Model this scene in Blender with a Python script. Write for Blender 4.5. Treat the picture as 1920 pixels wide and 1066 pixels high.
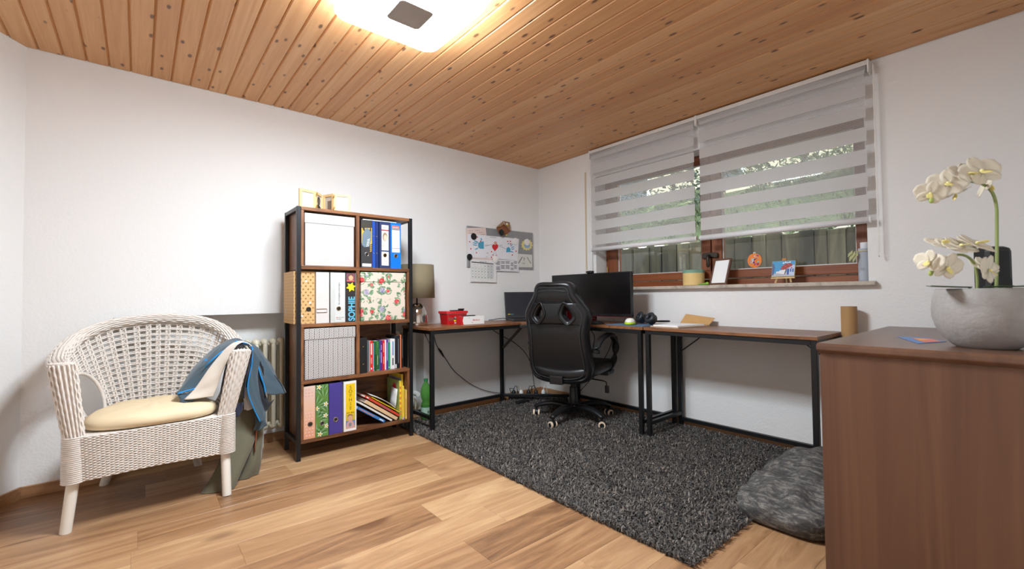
import bpy, bmesh, math, random
import numpy as np
from mathutils import Vector, Matrix
for o in list(bpy.data.objects): bpy.data.objects.remove(o, do_unlink=True)
random.seed(7); np.random.seed(7)
SC = bpy.context.scene; C = SC.collection
# ------------------------------------------------------------ camera, world, exposure
FPX, YAW, PITCH, ROLL = 833.765, 0.87287565, 0.02485356, -0.01060218
CAM = Vector((-3.12622, -3.28780, 0.98191))
_f = Vector((math.cos(YAW)*math.cos(PITCH), math.sin(YAW)*math.cos(PITCH), math.sin(PITCH)))
_r0 = Vector((math.sin(YAW), -math.cos(YAW), 0)); _u0 = _r0.cross(_f)
_r = math.cos(ROLL)*_r0 + math.sin(ROLL)*_u0; _u = -math.sin(ROLL)*_r0 + math.cos(ROLL)*_u0
cd = bpy.data.cameras.new('camera'); cam = bpy.data.objects.new('camera', cd); C.objects.link(cam)
cd.sensor_width = 36; cd.lens = FPX/1920*36; cd.clip_start = 0.02
cd.dof.use_dof = True; cd.dof.focus_distance = 3.3; cd.dof.aperture_fstop = 3.2
cam.matrix_world = Matrix(((_r.x,_u.x,-_f.x,CAM.x),(_r.y,_u.y,-_f.y,CAM.y),(_r.z,_u.z,-_f.z,CAM.z),(0,0,0,1)))
SC.camera = cam
world = bpy.data.worlds.new('overcast_sky'); SC.world = world; world.use_nodes = True
bg = world.node_tree.nodes['Background']; bg.inputs[0].default_value = (0.86,0.93,1.0,1); bg.inputs[1].default_value = 1.4
SC.view_settings.view_transform = 'Standard'; SC.view_settings.look = 'None'
SC.view_settings.gamma = 1; SC.view_settings.use_curve_mapping = False
SC.view_settings.exposure = 1.84
LAMP_POWER = 32.0        # emission strength of the ceiling lamp's diffuser
# pixel -> place: the ray through a photo pixel meets a plane that the thing touches
def ray(px,py): return _f + _r*((px-960)/FPX) - _u*((py-533)/FPX)
def hit(px,py,ax,val):
    d = ray(px,py); t = (val-CAM[ax])/d[ax]; return CAM + d*t
def hA(px,py,y=0.0): return hit(px,py,1,y)
def hB(px,py,x=0.0): return hit(px,py,0,x)
def hZ(px,py,z=0.0): return hit(px,py,2,z)

# ------------------------------------------------------------ node helper and materials
class N:
    def __init__(s,name):
        s.m = bpy.data.materials.new(name); s.m.use_nodes = True; s.t = s.m.node_tree
        s.b = s.t.nodes['Principled BSDF']; s.out = s.t.nodes['Material Output']
    def new(s,kind,**kw):
        n = s.t.nodes.new(kind)
        for k,v in kw.items(): setattr(n,k,v)
        return n
    def link(s,a,b): s.t.links.new(a,b)
    def put(s,sock,v):
        if isinstance(v,bpy.types.NodeSocket): s.link(v,sock)
        elif isinstance(v,(tuple,list)) and len(v)==3 and sock.type=='RGBA': sock.default_value = (*v,1)
        else: sock.default_value = v
    def obj(s): return s.new('ShaderNodeTexCoord').outputs['Object']
    def rnd(s): return s.new('ShaderNodeObjectInfo').outputs['Random']
    def math(s,op,a,b=0.0,c=0.0):
        n = s.new('ShaderNodeMath',operation=op)
        for i,v in enumerate((a,b,c)): s.put(n.inputs[i],v)
        return n.outputs[0]
    def sep(s,v):
        n = s.new('ShaderNodeSeparateXYZ'); s.link(v,n.inputs[0]); return n.outputs
    def comb(s,x=0.0,y=0.0,z=0.0):
        n = s.new('ShaderNodeCombineXYZ')
        for i,v in enumerate((x,y,z)): s.put(n.inputs[i],v)
        return n.outputs[0]
    def scale(s,v,sc,add=(0,0,0)):
        n = s.new('ShaderNodeVectorMath',operation='MULTIPLY_ADD'); s.link(v,n.inputs[0])
        n.inputs[1].default_value = sc; s.put(n.inputs[2],add); return n.outputs[0]
    def noise(s,v,scale=5.0,detail=3.0,rough=.5,dist=0.0):
        n = s.new('ShaderNodeTexNoise'); s.link(v,n.inputs['Vector']); n.inputs['Scale'].default_value = scale
        n.inputs['Detail'].default_value = detail; n.inputs['Roughness'].default_value = rough; n.inputs['Distortion'].default_value = dist
        return n.outputs[0]
    def voro(s,v,scale=5.0,rand=1.0,out='Distance'):
        n = s.new('ShaderNodeTexVoronoi'); s.link(v,n.inputs['Vector']); n.inputs['Scale'].default_value = scale
        n.inputs['Randomness'].default_value = rand; return n.outputs[out]
    def ramp(s,f,stops,const=False):
        n = s.new('ShaderNodeValToRGB'); s.put(n.inputs[0],f); e = n.color_ramp
        if const: e.interpolation = 'CONSTANT'
        while len(e.elements) < len(stops): e.elements.new(.5)
        for el,(p,c) in zip(e.elements,stops):
            el.position = p; el.color = (*c,1) if len(c)==3 else c
        return n.outputs[0]
    def mix(s,f,a,b,mode='MIX'):
        n = s.new('ShaderNodeMix',data_type='RGBA',blend_type=mode); s.put(n.inputs[0],f); s.put(n.inputs[6],a); s.put(n.inputs[7],b)
        return n.outputs[2]
    def col(s,v): s.put(s.b.inputs['Base Color'],v)
    def rough(s,v): s.put(s.b.inputs['Roughness'],v)
    def bump(s,h,strength=.3,dist=.002):
        n = s.new('ShaderNodeBump'); n.inputs['Strength'].default_value = strength; n.inputs['Distance'].default_value = dist
        s.link(h,n.inputs['Height']); s.link(n.outputs[0],s.b.inputs['Normal'])
def lin(r,g,b):   # sRGB 0-255 -> linear
    return tuple((c/255/12.92 if c/255<=.04045 else ((c/255+.055)/1.055)**2.4) for c in (r,g,b))
_MC = {}
def S(r,g,b,rough=.5,metal=0.0,bump=0.0,bs=200.0,vary=0.0,trans=0.0,coat=0.0,sheen=0.0):
    """plain painted / plastic / cloth material from an sRGB colour, with fine procedural variation"""
    key = (r,g,b,rough,metal,bump,bs,vary,trans,coat,sheen)
    if key in _MC: return _MC[key]
    n = N('surface_%d_%d_%d'%(r,g,b)); c = lin(r,g,b); o = n.obj()
    nz = n.noise(o,14.0,2.0)
    v = vary if vary else .06
    n.col(n.mix(nz,tuple(x*(1-v) for x in c),tuple(min(1,x*(1+v)) for x in c)))
    n.rough(rough); n.b.inputs['Metallic'].default_value = metal
    if trans: n.b.inputs['Transmission Weight'].default_value = trans
    if coat: n.b.inputs['Coat Weight'].default_value = coat
    if sheen: n.b.inputs['Sheen Weight'].default_value = sheen
    if bump: n.bump(n.noise(o,bs,3.0),bump,.0015)
    _MC[key] = n.m; return n.m
def m_wall():
    n = N('woodchip_wallpaper'); o = n.obj()
    n.col(n.mix(n.noise(o,1.3,2.0),lin(232,230,228),lin(237,235,233))); n.rough(.9)
    h = n.math('ADD',n.noise(o,85.0,3.0,.6),n.math('MULTIPLY',n.noise(o,26.0,2.0),.8)); n.bump(h,.35,.004); return n.m
def m_wood(name,stops,axis,along=1.2,across=26.0,knots=0.0,rough=.45,dist=1.6,vary=.35,knotcol=(70,40,22),bump=.08):
    n = N(name); o = n.obj(); r = n.rnd(); sc = [across]*3; sc[axis] = along
    off = n.comb(n.math('MULTIPLY',r,37.0),n.math('MULTIPLY',r,91.0),n.math('MULTIPLY',r,53.0))
    v = n.scale(o,tuple(sc),off)
    g = n.noise(v,1.0,5.0,.6,dist)
    big = n.noise(n.scale(o,tuple(x*.22 for x in sc),off),1.0,2.0,.5,.6)
    f = n.math('ADD',n.math('MULTIPLY',g,.72),n.math('MULTIPLY',big,.28))
    f = n.math('ADD',f,n.math('MULTIPLY',n.math('SUBTRACT',r,.5),vary))
    c = n.ramp(f,stops)
    if knots:
        ks = [knots]*3; ks[axis] = knots*.42
        d = n.voro(n.scale(o,tuple(ks),off),1.0)
        d2 = n.math('ADD',d,n.math('MULTIPLY',n.math('SUBTRACT',n.noise(v,.6,2.0),.5),.10))
        k = n.ramp(d2,[(0.0,(1,1,1)),(.10,(1,1,1)),(.18,(0,0,0))])
        c = n.mix(n.math('MULTIPLY',k,.85),c,lin(*knotcol))
    n.col(c); n.rough(rough)
    if bump: n.bump(g,bump,.001)
    return n.m
MW = m_wall()
M_CEIL = m_wood('pine_panelling',[(.25,lin(196,138,88)),(.5,lin(212,158,106)),(.75,lin(228,180,130))],1,1.0,30.0,knots=17.0,rough=.42,vary=.22,knotcol=(84,50,32))
M_FLOOR = m_wood('oak_laminate',[(.22,lin(112,78,53)),(.40,lin(154,113,78)),(.56,lin(176,135,97)),(.8,lin(202,165,122))],0,1.1,11.0,knots=4.2,rough=.36,dist=2.6,vary=.34,knotcol=(104,68,44),bump=.05)
M_BASE = m_wood('oak_baseboard',[(.3,lin(150,108,72)),(.6,lin(182,138,98))],0,1.0,20.0,rough=.5)
M_RUST = m_wood('rustic_brown_board',[(.25,lin(62,39,26)),(.42,lin(104,66,42)),(.58,lin(138,90,56)),(.8,lin(164,112,72))],0,3.0,22.0,rough=.36,dist=2.5,vary=.1)
M_RUSTV = m_wood('rustic_brown_panel',[(.25,lin(62,39,26)),(.42,lin(104,66,42)),(.58,lin(138,90,56)),(.8,lin(164,112,72))],2,3.0,22.0,rough=.4,dist=2.5,vary=.1)
M_RUSTY = m_wood('rustic_brown_board_side',[(.25,lin(62,39,26)),(.42,lin(104,66,42)),(.58,lin(138,90,56)),(.8,lin(164,112,72))],1,3.0,22.0,rough=.36,dist=2.5,vary=.1)
M_WALNUT = m_wood('walnut_panel',[(.28,lin(62,40,31)),(.44,lin(88,57,42)),(.58,lin(104,70,50)),(.78,lin(126,88,62))],2,.45,11.0,rough=.5,dist=.9,vary=0.0,bump=.03)
M_WALNUTX = m_wood('walnut_top',[(.25,lin(76,52,42)),(.45,lin(98,69,54)),(.6,lin(112,80,62)),(.8,lin(128,94,72))],0,.6,9.0,rough=.3,dist=.9,vary=0.0,bump=.03)
M_WINW = m_wood('window_mahogany',[(.25,lin(92,45,22)),(.5,lin(128,68,36)),(.8,lin(158,92,54))],1,1.5,40.0,rough=.35,vary=.1)
M_WINWV = m_wood('window_mahogany_upright',[(.25,lin(92,45,22)),(.5,lin(128,68,36)),(.8,lin(158,92,54))],2,1.5,40.0,rough=.35,vary=.1)
M_PALE = m_wood('pale_pine',[(.3,lin(218,182,126)),(.7,lin(238,206,152))],2,3.0,60.0,rough=.5)
M_BLACK = S(26,26,28,.45,bump=.05)
M_STEEL = S(30,30,32,.38,.3)
M_DARK = S(18,18,19,.5)
M_WHITE = S(238,236,232,.55)
M_PAPER = S(218,216,212,.8)
def m_glass(name,tint=(1,1,1),mixf=.06,rough=.0):
    n = N(name); t = n.new('ShaderNodeBsdfTransparent'); t.inputs[0].default_value = (*tint,1)
    g = n.new('ShaderNodeBsdfGlossy'); g.inputs['Roughness'].default_value = rough
    fr = n.new('ShaderNodeFresnel'); fr.inputs['IOR'].default_value = 1.45
    mx = n.new('ShaderNodeMixShader'); n.link(n.math('ADD',fr.outputs[0],mixf-.04),mx.inputs[0])
    n.link(t.outputs[0],mx.inputs[1]); n.link(g.outputs[0],mx.inputs[2]); n.link(mx.outputs[0],n.out.inputs[0]); return n.m
M_GLASS = m_glass('window_glass',(.93,.96,.95),.05)

# ------------------------------------------------------------ mesh helpers (all coordinates are world metres)
WM = {}
def catmull(P,n=8,closed=False):
    P = [Vector(p) for p in P]; out = []; k = len(P)
    rng = range(k) if closed else range(k-1)
    for i in rng:
        if closed: a,b,c,d = P[(i-1)%k],P[i],P[(i+1)%k],P[(i+2)%k]
        else: a,b,c,d = P[max(i-1,0)],P[i],P[i+1],P[min(i+2,k-1)]
        for j in range(n):
            t = j/n
            out.append(.5*((2*b)+(c-a)*t+(2*a-5*b+4*c-d)*t*t+(3*b-a-3*c+d)*t**3))
    if not closed: out.append(P[-1].copy())
    return out
class MB:
    def __init__(s): s.v = []; s.f = []
    def add(s,vs,fs):
        k = len(s.v); s.v += [Vector(v) for v in vs]; s.f += [tuple(i+k for i in f) for f in fs]; return s
    def box(s,x0,x1,y0,y1,z0,z1,bev=0.0,M=None):
        if x0>x1: x0,x1 = x1,x0
        if y0>y1: y0,y1 = y1,y0
        if z0>z1: z0,z1 = z1,z0
        if bev<=0:
            vs = [Vector((x,y,z)) for z in (z0,z1) for y in (y0,y1) for x in (x0,x1)]
            fs = [(0,2,3,1),(4,5,7,6),(0,1,5,4),(2,6,7,3),(0,4,6,2),(1,3,7,5)]
        else:
            b = min(bev,.49*min(x1-x0,y1-y0,z1-z0)); bm = bmesh.new()
            bmesh.ops.create_cube(bm,size=1)
            for v in bm.verts: v.co = Vector(((x0+x1)/2+v.co.x*(x1-x0),(y0+y1)/2+v.co.y*(y1-y0),(z0+z1)/2+v.co.z*(z1-z0)))
            bmesh.ops.bevel(bm,geom=list(bm.edges),offset=b,segments=2,profile=.5,affect='EDGES')
            bm.verts.index_update(); vs = [v.co.copy() for v in bm.verts]; fs = [tuple(v.index for v in f.verts) for f in bm.faces]; bm.free()
        if M is not None: vs = [M@v for v in vs]
        return s.add(vs,fs)
    def tube(s,path,r,n=8,closed=False,caps=True,flat=1.0,up=None):
        P = [Vector(p) for p in path]; k = len(P); vs = []
        T = []
        for i in range(k):
            a = P[(i-1)%k] if closed else P[max(i-1,0)]; b = P[(i+1)%k] if closed else P[min(i+1,k-1)]
            t = b-a; T.append(t.normalized() if t.length>1e-9 else Vector((0,0,1)))
        ref = Vector(up) if up else (Vector((0,0,1)) if abs(T[0].z)<.9 else Vector((1,0,0)))
        nv = (ref - T[0]*ref.dot(T[0])).normalized()
        for i in range(k):
            if up: nv = ref - T[i]*ref.dot(T[i])
            else: nv = nv - T[i]*nv.dot(T[i])
            nv = nv.normalized() if nv.length>1e-6 else T[i].orthogonal().normalized()
            bv = T[i].cross(nv); rr = r[i] if hasattr(r,'__len__') else r
            for j in range(n):
                a = 2*math.pi*j/n; vs.append(P[i]+nv*(math.cos(a)*rr*flat)+bv*(math.sin(a)*rr))
        fs = []
        for i in range(k if closed else k-1):
            for j in range(n):
                a = i*n+j; b = i*n+(j+1)%n; i2 = (i+1)%k
                fs.append((a,b,i2*n+(j+1)%n,i2*n+j))
        if caps and not closed: fs += [tuple(reversed(range(n))),tuple(range((k-1)*n,k*n))]
        return s.add(vs,fs)
    def bar(s,a,b,w,h=None,up=(0,0,1)):
        """square bar from a to b"""
        a,b = Vector(a),Vector(b); t = (b-a).normalized(); h = h or w; u = Vector(up)
        if abs(u.dot(t))>.95: u = Vector((0,1,0))
        x = t.cross(u).normalized(); u = x.cross(t); vs = []
        for p in (a,b):
            for sx,su in ((-1,-1),(1,-1),(1,1),(-1,1)): vs.append(p+x*(sx*w/2)+u*(su*h/2))
        return s.add(vs,[(3,2,1,0),(4,5,6,7),(0,1,5,4),(1,2,6,5),(2,3,7,6),(3,0,4,7)])
    def lathe(s,prof,c=(0,0,0),n=32,cap=True,sx=1.0,sy=1.0):
        c = Vector(c); vs = []; k = len(prof)
        for r,z in prof:
            for j in range(n):
                a = 2*math.pi*j/n; vs.append(c+Vector((math.cos(a)*r*sx,math.sin(a)*r*sy,z)))
        fs = [(i*n+j,i*n+(j+1)%n,(i+1)*n+(j+1)%n,(i+1)*n+j) for i in range(k-1) for j in range(n)]
        if cap: fs += [tuple(reversed(range(n))),tuple(range((k-1)*n,k*n))]
        return s.add(vs,fs)
    def prism(s,pts,d):
        """polygon pts (3D, planar) extruded by vector d"""
        P = [Vector(p) for p in pts]; d = Vector(d); k = len(P)
        return s.add(P+[p+d for p in P],[tuple(reversed(range(k))),tuple(range(k,2*k))]+[(i,(i+1)%k,k+(i+1)%k,k+i) for i in range(k)])
    def grid(s,G,closed_u=False):
        r = len(G); c = len(G[0]); vs = [Vector(p) for row in G for p in row]; fs = []
        for i in range(r-1):
            for j in range(c if closed_u else c-1):
                fs.append((i*c+j,i*c+(j+1)%c,(i+1)*c+(j+1)%c,(i+1)*c+j))
        return s.add(vs,fs)
    def ball(s,c,r,n=12,m=8):
        c = Vector(c); r = r if hasattr(r,'__len__') else (r,r,r); vs = []; fs = []
        for i in range(1,m):
            t = math.pi*i/m
            for j in range(n):
                a = 2*math.pi*j/n; vs.append(c+Vector((math.sin(t)*math.cos(a)*r[0],math.sin(t)*math.sin(a)*r[1],math.cos(t)*r[2])))
        vs += [c+Vector((0,0,r[2])),c-Vector((0,0,r[2]))]; T = len(vs)-2
        for i in range(m-2):
            for j in range(n): fs.append((i*n+j,(i+1)*n+j,(i+1)*n+(j+1)%n,i*n+(j+1)%n))
        for j in range(n):
            fs.append((T,j,(j+1)%n)); fs.append((T+1,(m-2)*n+(j+1)%n,(m-2)*n+j))
        return s.add(vs,fs)
    def xf(s,M): s.v = [M@v for v in s.v]; return s
    def build(s,name,mat,parent=None,smooth=False,bev=0.0,solid=0.0,sub=0,auto=None,free=False):
        me = bpy.data.meshes.new(name)
        if parent is not None: I = WM[parent].inverted(); vs = [I@v for v in s.v]; loc = None
        else:
            xs = [v.x for v in s.v]; ys = [v.y for v in s.v]; zs = [v.z for v in s.v]
            loc = Vector(((min(xs)+max(xs))/2,(min(ys)+max(ys))/2,min(zs))); vs = [v-loc for v in s.v]
        me.from_pydata([tuple(v) for v in vs],[],s.f); me.update()
        if smooth or auto is not None:
            me.polygons.foreach_set('use_smooth',[True]*len(me.polygons))
            if auto is not None: me.set_sharp_from_angle(angle=math.radians(auto))
        me.materials.append(mat)
        o = bpy.data.objects.new(name,me); C.objects.link(o)
        if parent is not None: o.parent = parent; WM[o] = WM[parent]
        else: o.location = loc; WM[o] = Matrix.Translation(loc)
        if sub: m = o.modifiers.new('smooth','SUBSURF'); m.levels = m.render_levels = sub
        if solid: m = o.modifiers.new('thickness','SOLIDIFY'); m.thickness = solid; m.offset = 0
        if bev:
            m = o.modifiers.new('bevel','BEVEL'); m.width = bev; m.segments = 2; m.limit_method = 'ANGLE'; m.angle_limit = math.radians(40)
        return o
def tag(o,label,cat,group=None,kind=None):
    if label: o['label'] = label
    if cat: o['category'] = cat
    if group: o['group'] = group
    if kind: o['kind'] = kind
    return o
def thing(name,label,cat,loc=(0,0,0),rz=0.0,group=None):
    o = bpy.data.objects.new(name,None); C.objects.link(o); o.location = loc; o.rotation_euler = (0,0,rz)
    o.empty_display_size = .1; WM[o] = Matrix.Translation(Vector(loc))@Matrix.Rotation(rz,4,'Z')
    return tag(o,label,cat,group)
def structure(o): o['kind'] = 'structure'; return o
def X(loc,rz=0.0): return Matrix.Translation(Vector(loc))@Matrix.Rotation(rz,4,'Z')
def text(body,size,origin,right,up,mat,parent,name='lettering',align='LEFT',lift=.0006,sx=1.0,bold=0.0):
    """flat print: letters as a thin mesh lying on a surface; origin = baseline start, right/up = unit directions"""
    cu = bpy.data.curves.new('t','FONT'); cu.body = body; cu.size = size; cu.align_x = align; cu.offset = bold
    ob = bpy.data.objects.new('t',cu); C.objects.link(ob)
    dg = bpy.context.evaluated_depsgraph_get(); me = ob.evaluated_get(dg).to_mesh()
    R = Vector(right).normalized(); U = Vector(up).normalized(); Nn = R.cross(U); o = Vector(origin)+Nn*lift
    b = MB(); b.add([o+R*(v.co.x*sx)+U*v.co.y for v in me.vertices],[tuple(p.vertices) for p in me.polygons])
    ob.evaluated_get(dg).to_mesh_clear(); bpy.data.objects.remove(ob); bpy.data.curves.remove(cu)
    return b.build(name,mat,parent) if b.f else None
def disc(c,r,nrm,n=16,t=.001,ry=None):
    """thin round print or plate"""
    Nn = Vector(nrm).normalized(); a = Nn.orthogonal().normalized() if abs(Nn.z)>.9 else Vector((0,0,1)).cross(Nn).normalized(); b = Nn.cross(a); c = Vector(c); ry = ry or r
    return [c+a*(math.cos(2*math.pi*i/n)*r)+b*(math.sin(2*math.pi*i/n)*ry) for i in range(n)], Nn*t
def put_disc(name,c,r,nrm,mat,parent,n=16,t=.001,ry=None):
    p,d = disc(c,r,nrm,n,t,ry); return MB().prism(p,d).build(name,mat,parent)
def rounded(x0,x1,z0,z1,r,n=4):
    out = []
    for cx,cz,a0 in ((x1-r,z1-r,0),(x0+r,z1-r,90),(x0+r,z0+r,180),(x1-r,z0+r,270)):
        for i in range(n+1): a = math.radians(a0+90*i/n); out.append((cx+r*math.cos(a),cz+r*math.sin(a)))
    return out
# ============================================================ THE ROOM
H = 2.27; XW, YF = -4.61, -3.45; LX = -3.575; NX0, NX1, NZ, ND = -3.235, -1.325, .882, .14
def plank_mesh(name,mat,L,W,t,axis,g,gd,up):
    """board from 0..L along axis, 0..W across, visible face at z=0 (up=1: seen from above)"""
    b = MB(); z0,z1,z2 = 0,-gd*up,-t*up
    def P(a,c,z): return (a,c,z) if axis==0 else (c,-a,z)
    vs = [P(a,c,z0) for a,c in ((g*.5,g),(L-g*.5,g),(L-g*.5,W-g),(g*.5,W-g))]+[P(a,c,z) for z in (z1,z2) for a,c in ((0,0),(L,0),(L,W),(0,W))]
    fs = [(0,1,2,3),(8,9,10,11)]+[(i,(i+1)%4,4+(i+1)%4,4+i) for i in range(4)]+[(4+i,4+(i+1)%4,8+(i+1)%4,8+i) for i in range(4)]
    me = bpy.data.meshes.new(name); me.from_pydata(vs,[],fs)
    bm = bmesh.new(); bm.from_mesh(me); bmesh.ops.recalc_face_normals(bm,faces=bm.faces); bm.to_mesh(me); bm.free()
    me.materials.append(mat); return me
floor = structure(MB().box(XW,0,YF,ND,-.10,-.0085).build('floor',M_BASE))
WPL = .195; k0 = -9
for k in range(-9,12):
    y0 = -1.962+WPL*k; y1 = y0+WPL
    lo,hi = max(y0,YF),min(y1,ND)
    if hi-lo<.01: continue
    j = -2.12 if k==0 else (-2.10 if k==2 else -2.12+random.uniform(.2,1.1))
    while j>XW: j -= 1.285
    while j<0:
        a,b_ = max(j,XW),min(j+1.285,0)
        if b_-a>.03:
            me = plank_mesh('plank',M_FLOOR,b_-a,hi-lo,.008,0,.0012,.0012,1)
            o = bpy.data.objects.new('plank',me); C.objects.link(o); o.parent = floor; o.location = Vector((a,lo,0))-WM[floor].translation
        j += 1.285
ceiling = structure(MB().box(XW,0,YF,0,H+.013,H+.12).build('ceiling',S(60,38,22,.7)))
WC = .0905; pm = plank_mesh('plank',M_CEIL,-YF,WC,.012,1,.0065,.0095,-1)
for k in range(int(-XW/WC)+1):
    x0 = -.003-(k+1)*WC
    if x0<XW: break
    o = bpy.data.objects.new('plank',pm); C.objects.link(o); o.parent = ceiling; o.location = Vector((x0,0,H))-WM[ceiling].translation
b = MB(); T = H+.013
b.box(LX-.2,NX0,0,.3,-.1,T).box(NX1,.3,0,.3,-.1,T).box(NX0,NX1,0,.3,NZ,T).box(NX0,NX1,ND,.3,-.1,NZ)
wall_back = structure(b.build('wall_back',MW))
OY0,OY1,OZ0,OZ1 = -2.665,-.735,1.018,2.035
b = MB(); b.box(0,.3,OY1,0,-.1,T).box(0,.3,YF,OY0,-.1,T).box(0,.3,OY0,OY1,-.1,OZ0).box(0,.3,OY0,OY1,OZ1,T)
wall_right = structure(b.build('wall_right',MW))
dl = Vector((-.545,-.838,0)); nl = Vector((-.838,.545,0))*.2; p0 = Vector((LX,0,-.1)); p1 = p0+dl*((XW-LX)/dl.x)
wall_left = structure(MB().prism([p0,p1,p1+nl,p0+nl],(0,0,T+.1)).build('wall_left',MW))
structure(MB().box(XW-.2,XW,YF,p1.y,-.1,T).build('wall_rear',MW))
structure(MB().box(XW-.2,.3,YF-.2,YF,-.1,T).build('wall_front',MW))
bh,bt = .058,.014
structure(MB().box(LX,NX0,-bt,0,0,bh).box(NX0,NX0+bt,-bt+.0142,ND-bt,0,bh).box(NX0,NX1,ND-bt,ND,0,bh).box(NX1,0,-bt,0,0,bh).build('baseboard_back',M_BASE,bev=.003))
structure(MB().box(-bt,0,YF,-bt,0,bh).build('baseboard_right',m_wood('oak_baseboard_y',[(.3,lin(150,108,72)),(.6,lin(182,138,98))],1,1.0,20.0,rough=.5),bev=.003))
q0 = Vector((LX,0,0)); q1 = Vector((p1.x,p1.y,0)); nn = Vector((.838,-.545,0))*bt
structure(MB().prism([q0,q0+nn,q1+nn,q1],(0,0,bh)).build('baseboard_left',M_BASE))
# ------------------------------------------------------------ window
win = structure(thing('window_1',None,None,(.13,-1.7,OZ0))); 
FX = .13
def rail(y0,y1,z0,z1,x0,x1,name='frame_rail',par=None,v=False):
    return MB().box(x0,x1,y0,y1,z0,z1,bev=.004).build(name,M_WINWV if v else M_WINW,par or win)
rail(OY0,OY1,OZ0,1.085,FX+.012,FX+.075); rail(OY0,OY1,2.005,OZ1,FX+.012,FX+.075)
rail(OY1-.055,OY1,1.085,2.005,FX+.012,FX+.075,'frame_upright',v=True); rail(OY0,OY0+.045,1.085,2.005,FX+.012,FX+.075,'frame_upright',v=True)
rail(-1.735,-1.70,1.085,2.005,FX+.014,FX+.07,'frame_upright',v=True)
for (a,c,gy0,gy1) in ((-1.712,-.772,-1.642,-.872),(-2.642,-1.722,-2.588,-1.795)):
    s = rail(a,c,1.092,1.150,FX-.008,FX+.05,'sash_rail'); rail(a,c,1.958,2.012,FX-.008,FX+.05,'sash_rail')
    rail(a,gy0,1.150,1.958,FX-.008,FX+.05,'sash_upright',v=True); rail(gy1,c,1.150,1.958,FX-.008,FX+.05,'sash_upright',v=True)
    MB().box(FX+.018,FX+.024,gy0-.004,gy1+.004,1.146,1.962).build('pane',M_GLASS,win)
    g = MB(); w = .006
    g.box(FX+.009,FX+.017,gy0,gy1,1.150,1.150+w).box(FX+.009,FX+.017,gy0,gy1,1.958-w,1.958).box(FX+.009,FX+.017,gy0,gy0+w,1.156,1.952).box(FX+.009,FX+.017,gy1-w,gy1,1.156,1.952)
    g.build('glazing_bead',S(214,214,210,.4),win)
# handle
hc = Vector((FX-.03,-1.716,1.262)); M_BRZ = S(64,56,50,.35,.6)
b = MB(); pts = [(-.058,-.016),(-.05,-.021),(-.018,-.019),(.018,-.013),(.05,-.021),(.058,-.016),(.058,.012),(.05,.02),(0,.023),(-.05,.02),(-.058,.012)]
b.prism([hc+Vector((.018,-a,c)) for a,c in pts],(-.022,0,0)); hd = b.build('handle_plate',M_BRZ,win,bev=.004)
MB().tube([hc+Vector((-.006,0,.0)),hc+Vector((-.028,0,-.004)),hc+Vector((-.03,0,-.025)),hc+Vector((-.026,0,-.075)),hc+Vector((-.026,0,-.088))],[.009,.010,.011,.013,.008],10).build('handle_grip',M_BRZ,win,smooth=True)
for z in (1.20,1.86): MB().lathe([(.006,-.03),(.006,.03)],(FX-.012,-.765,z),8).build('hinge',S(180,150,90,.35,.8),win)
n = N('marble_sill'); o_ = n.obj(); n.col(n.ramp(n.noise(o_,9.0,5.0,.65,1.5),[(.3,lin(150,136,122)),(.5,lin(188,176,162)),(.75,lin(206,196,184))])); n.rough(.3)
sill = structure(MB().box(-.045,FX+.01,-2.70,-.70,OZ0,1.042,bev=.004).build('trim_1',n.m))
sill['label'] = 'pale beige marble sill under the window'
# roller shutter strap left of the window
st = thing('shutter_strap','narrow beige roller shutter strap on the wall beside the blinds','strap',(-.004,-.625,1.1))
MB().box(-.006,-.001,-.632,-.618,1.20,2.10).build('webbing',S(206,188,160,.8),st)
MB().box(-.012,-.0005,-.64,-.61,1.10,1.21,bev=.003).build('winder_plate',S(222,214,204,.5),st)
# ------------------------------------------------------------ zebra blinds
def m_fab(opq):
    n = N('blind_fabric' if opq else 'blind_mesh'); o = n.obj(); z = n.sep(o)
    d = n.new('ShaderNodeBsdfDiffuse'); t = n.new('ShaderNodeBsdfTranslucent'); mx = n.new('ShaderNodeMixShader')
    d.inputs[0].default_value = (*lin(236,232,228),1); t.inputs[0].default_value = (*lin(232,234,240),1)
    mx.inputs[0].default_value = .50; n.link(d.outputs[0],mx.inputs[1]); n.link(t.outputs[0],mx.inputs[2]); res = mx.outputs[0]
    tr = n.new('ShaderNodeBsdfTransparent'); m2 = n.new('ShaderNodeMixShader')
    if opq: m2.inputs[0].default_value = .03
    else:
        line = n.math('GREATER_THAN',n.math('FRACT',n.math('MULTIPLY',z[2],1/.0075)),.45)
        n.link(n.math('ADD',.58,n.math('MULTIPLY',line,.24)),m2.inputs[0])
    n.link(res,m2.inputs[1]); n.link(tr.outputs[0],m2.inputs[2]); n.link(m2.outputs[0],n.out.inputs[0]); return n.m
M_FAB,M_MESH = m_fab(True),m_fab(False)
M_ALU = S(226,222,218,.35)
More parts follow.
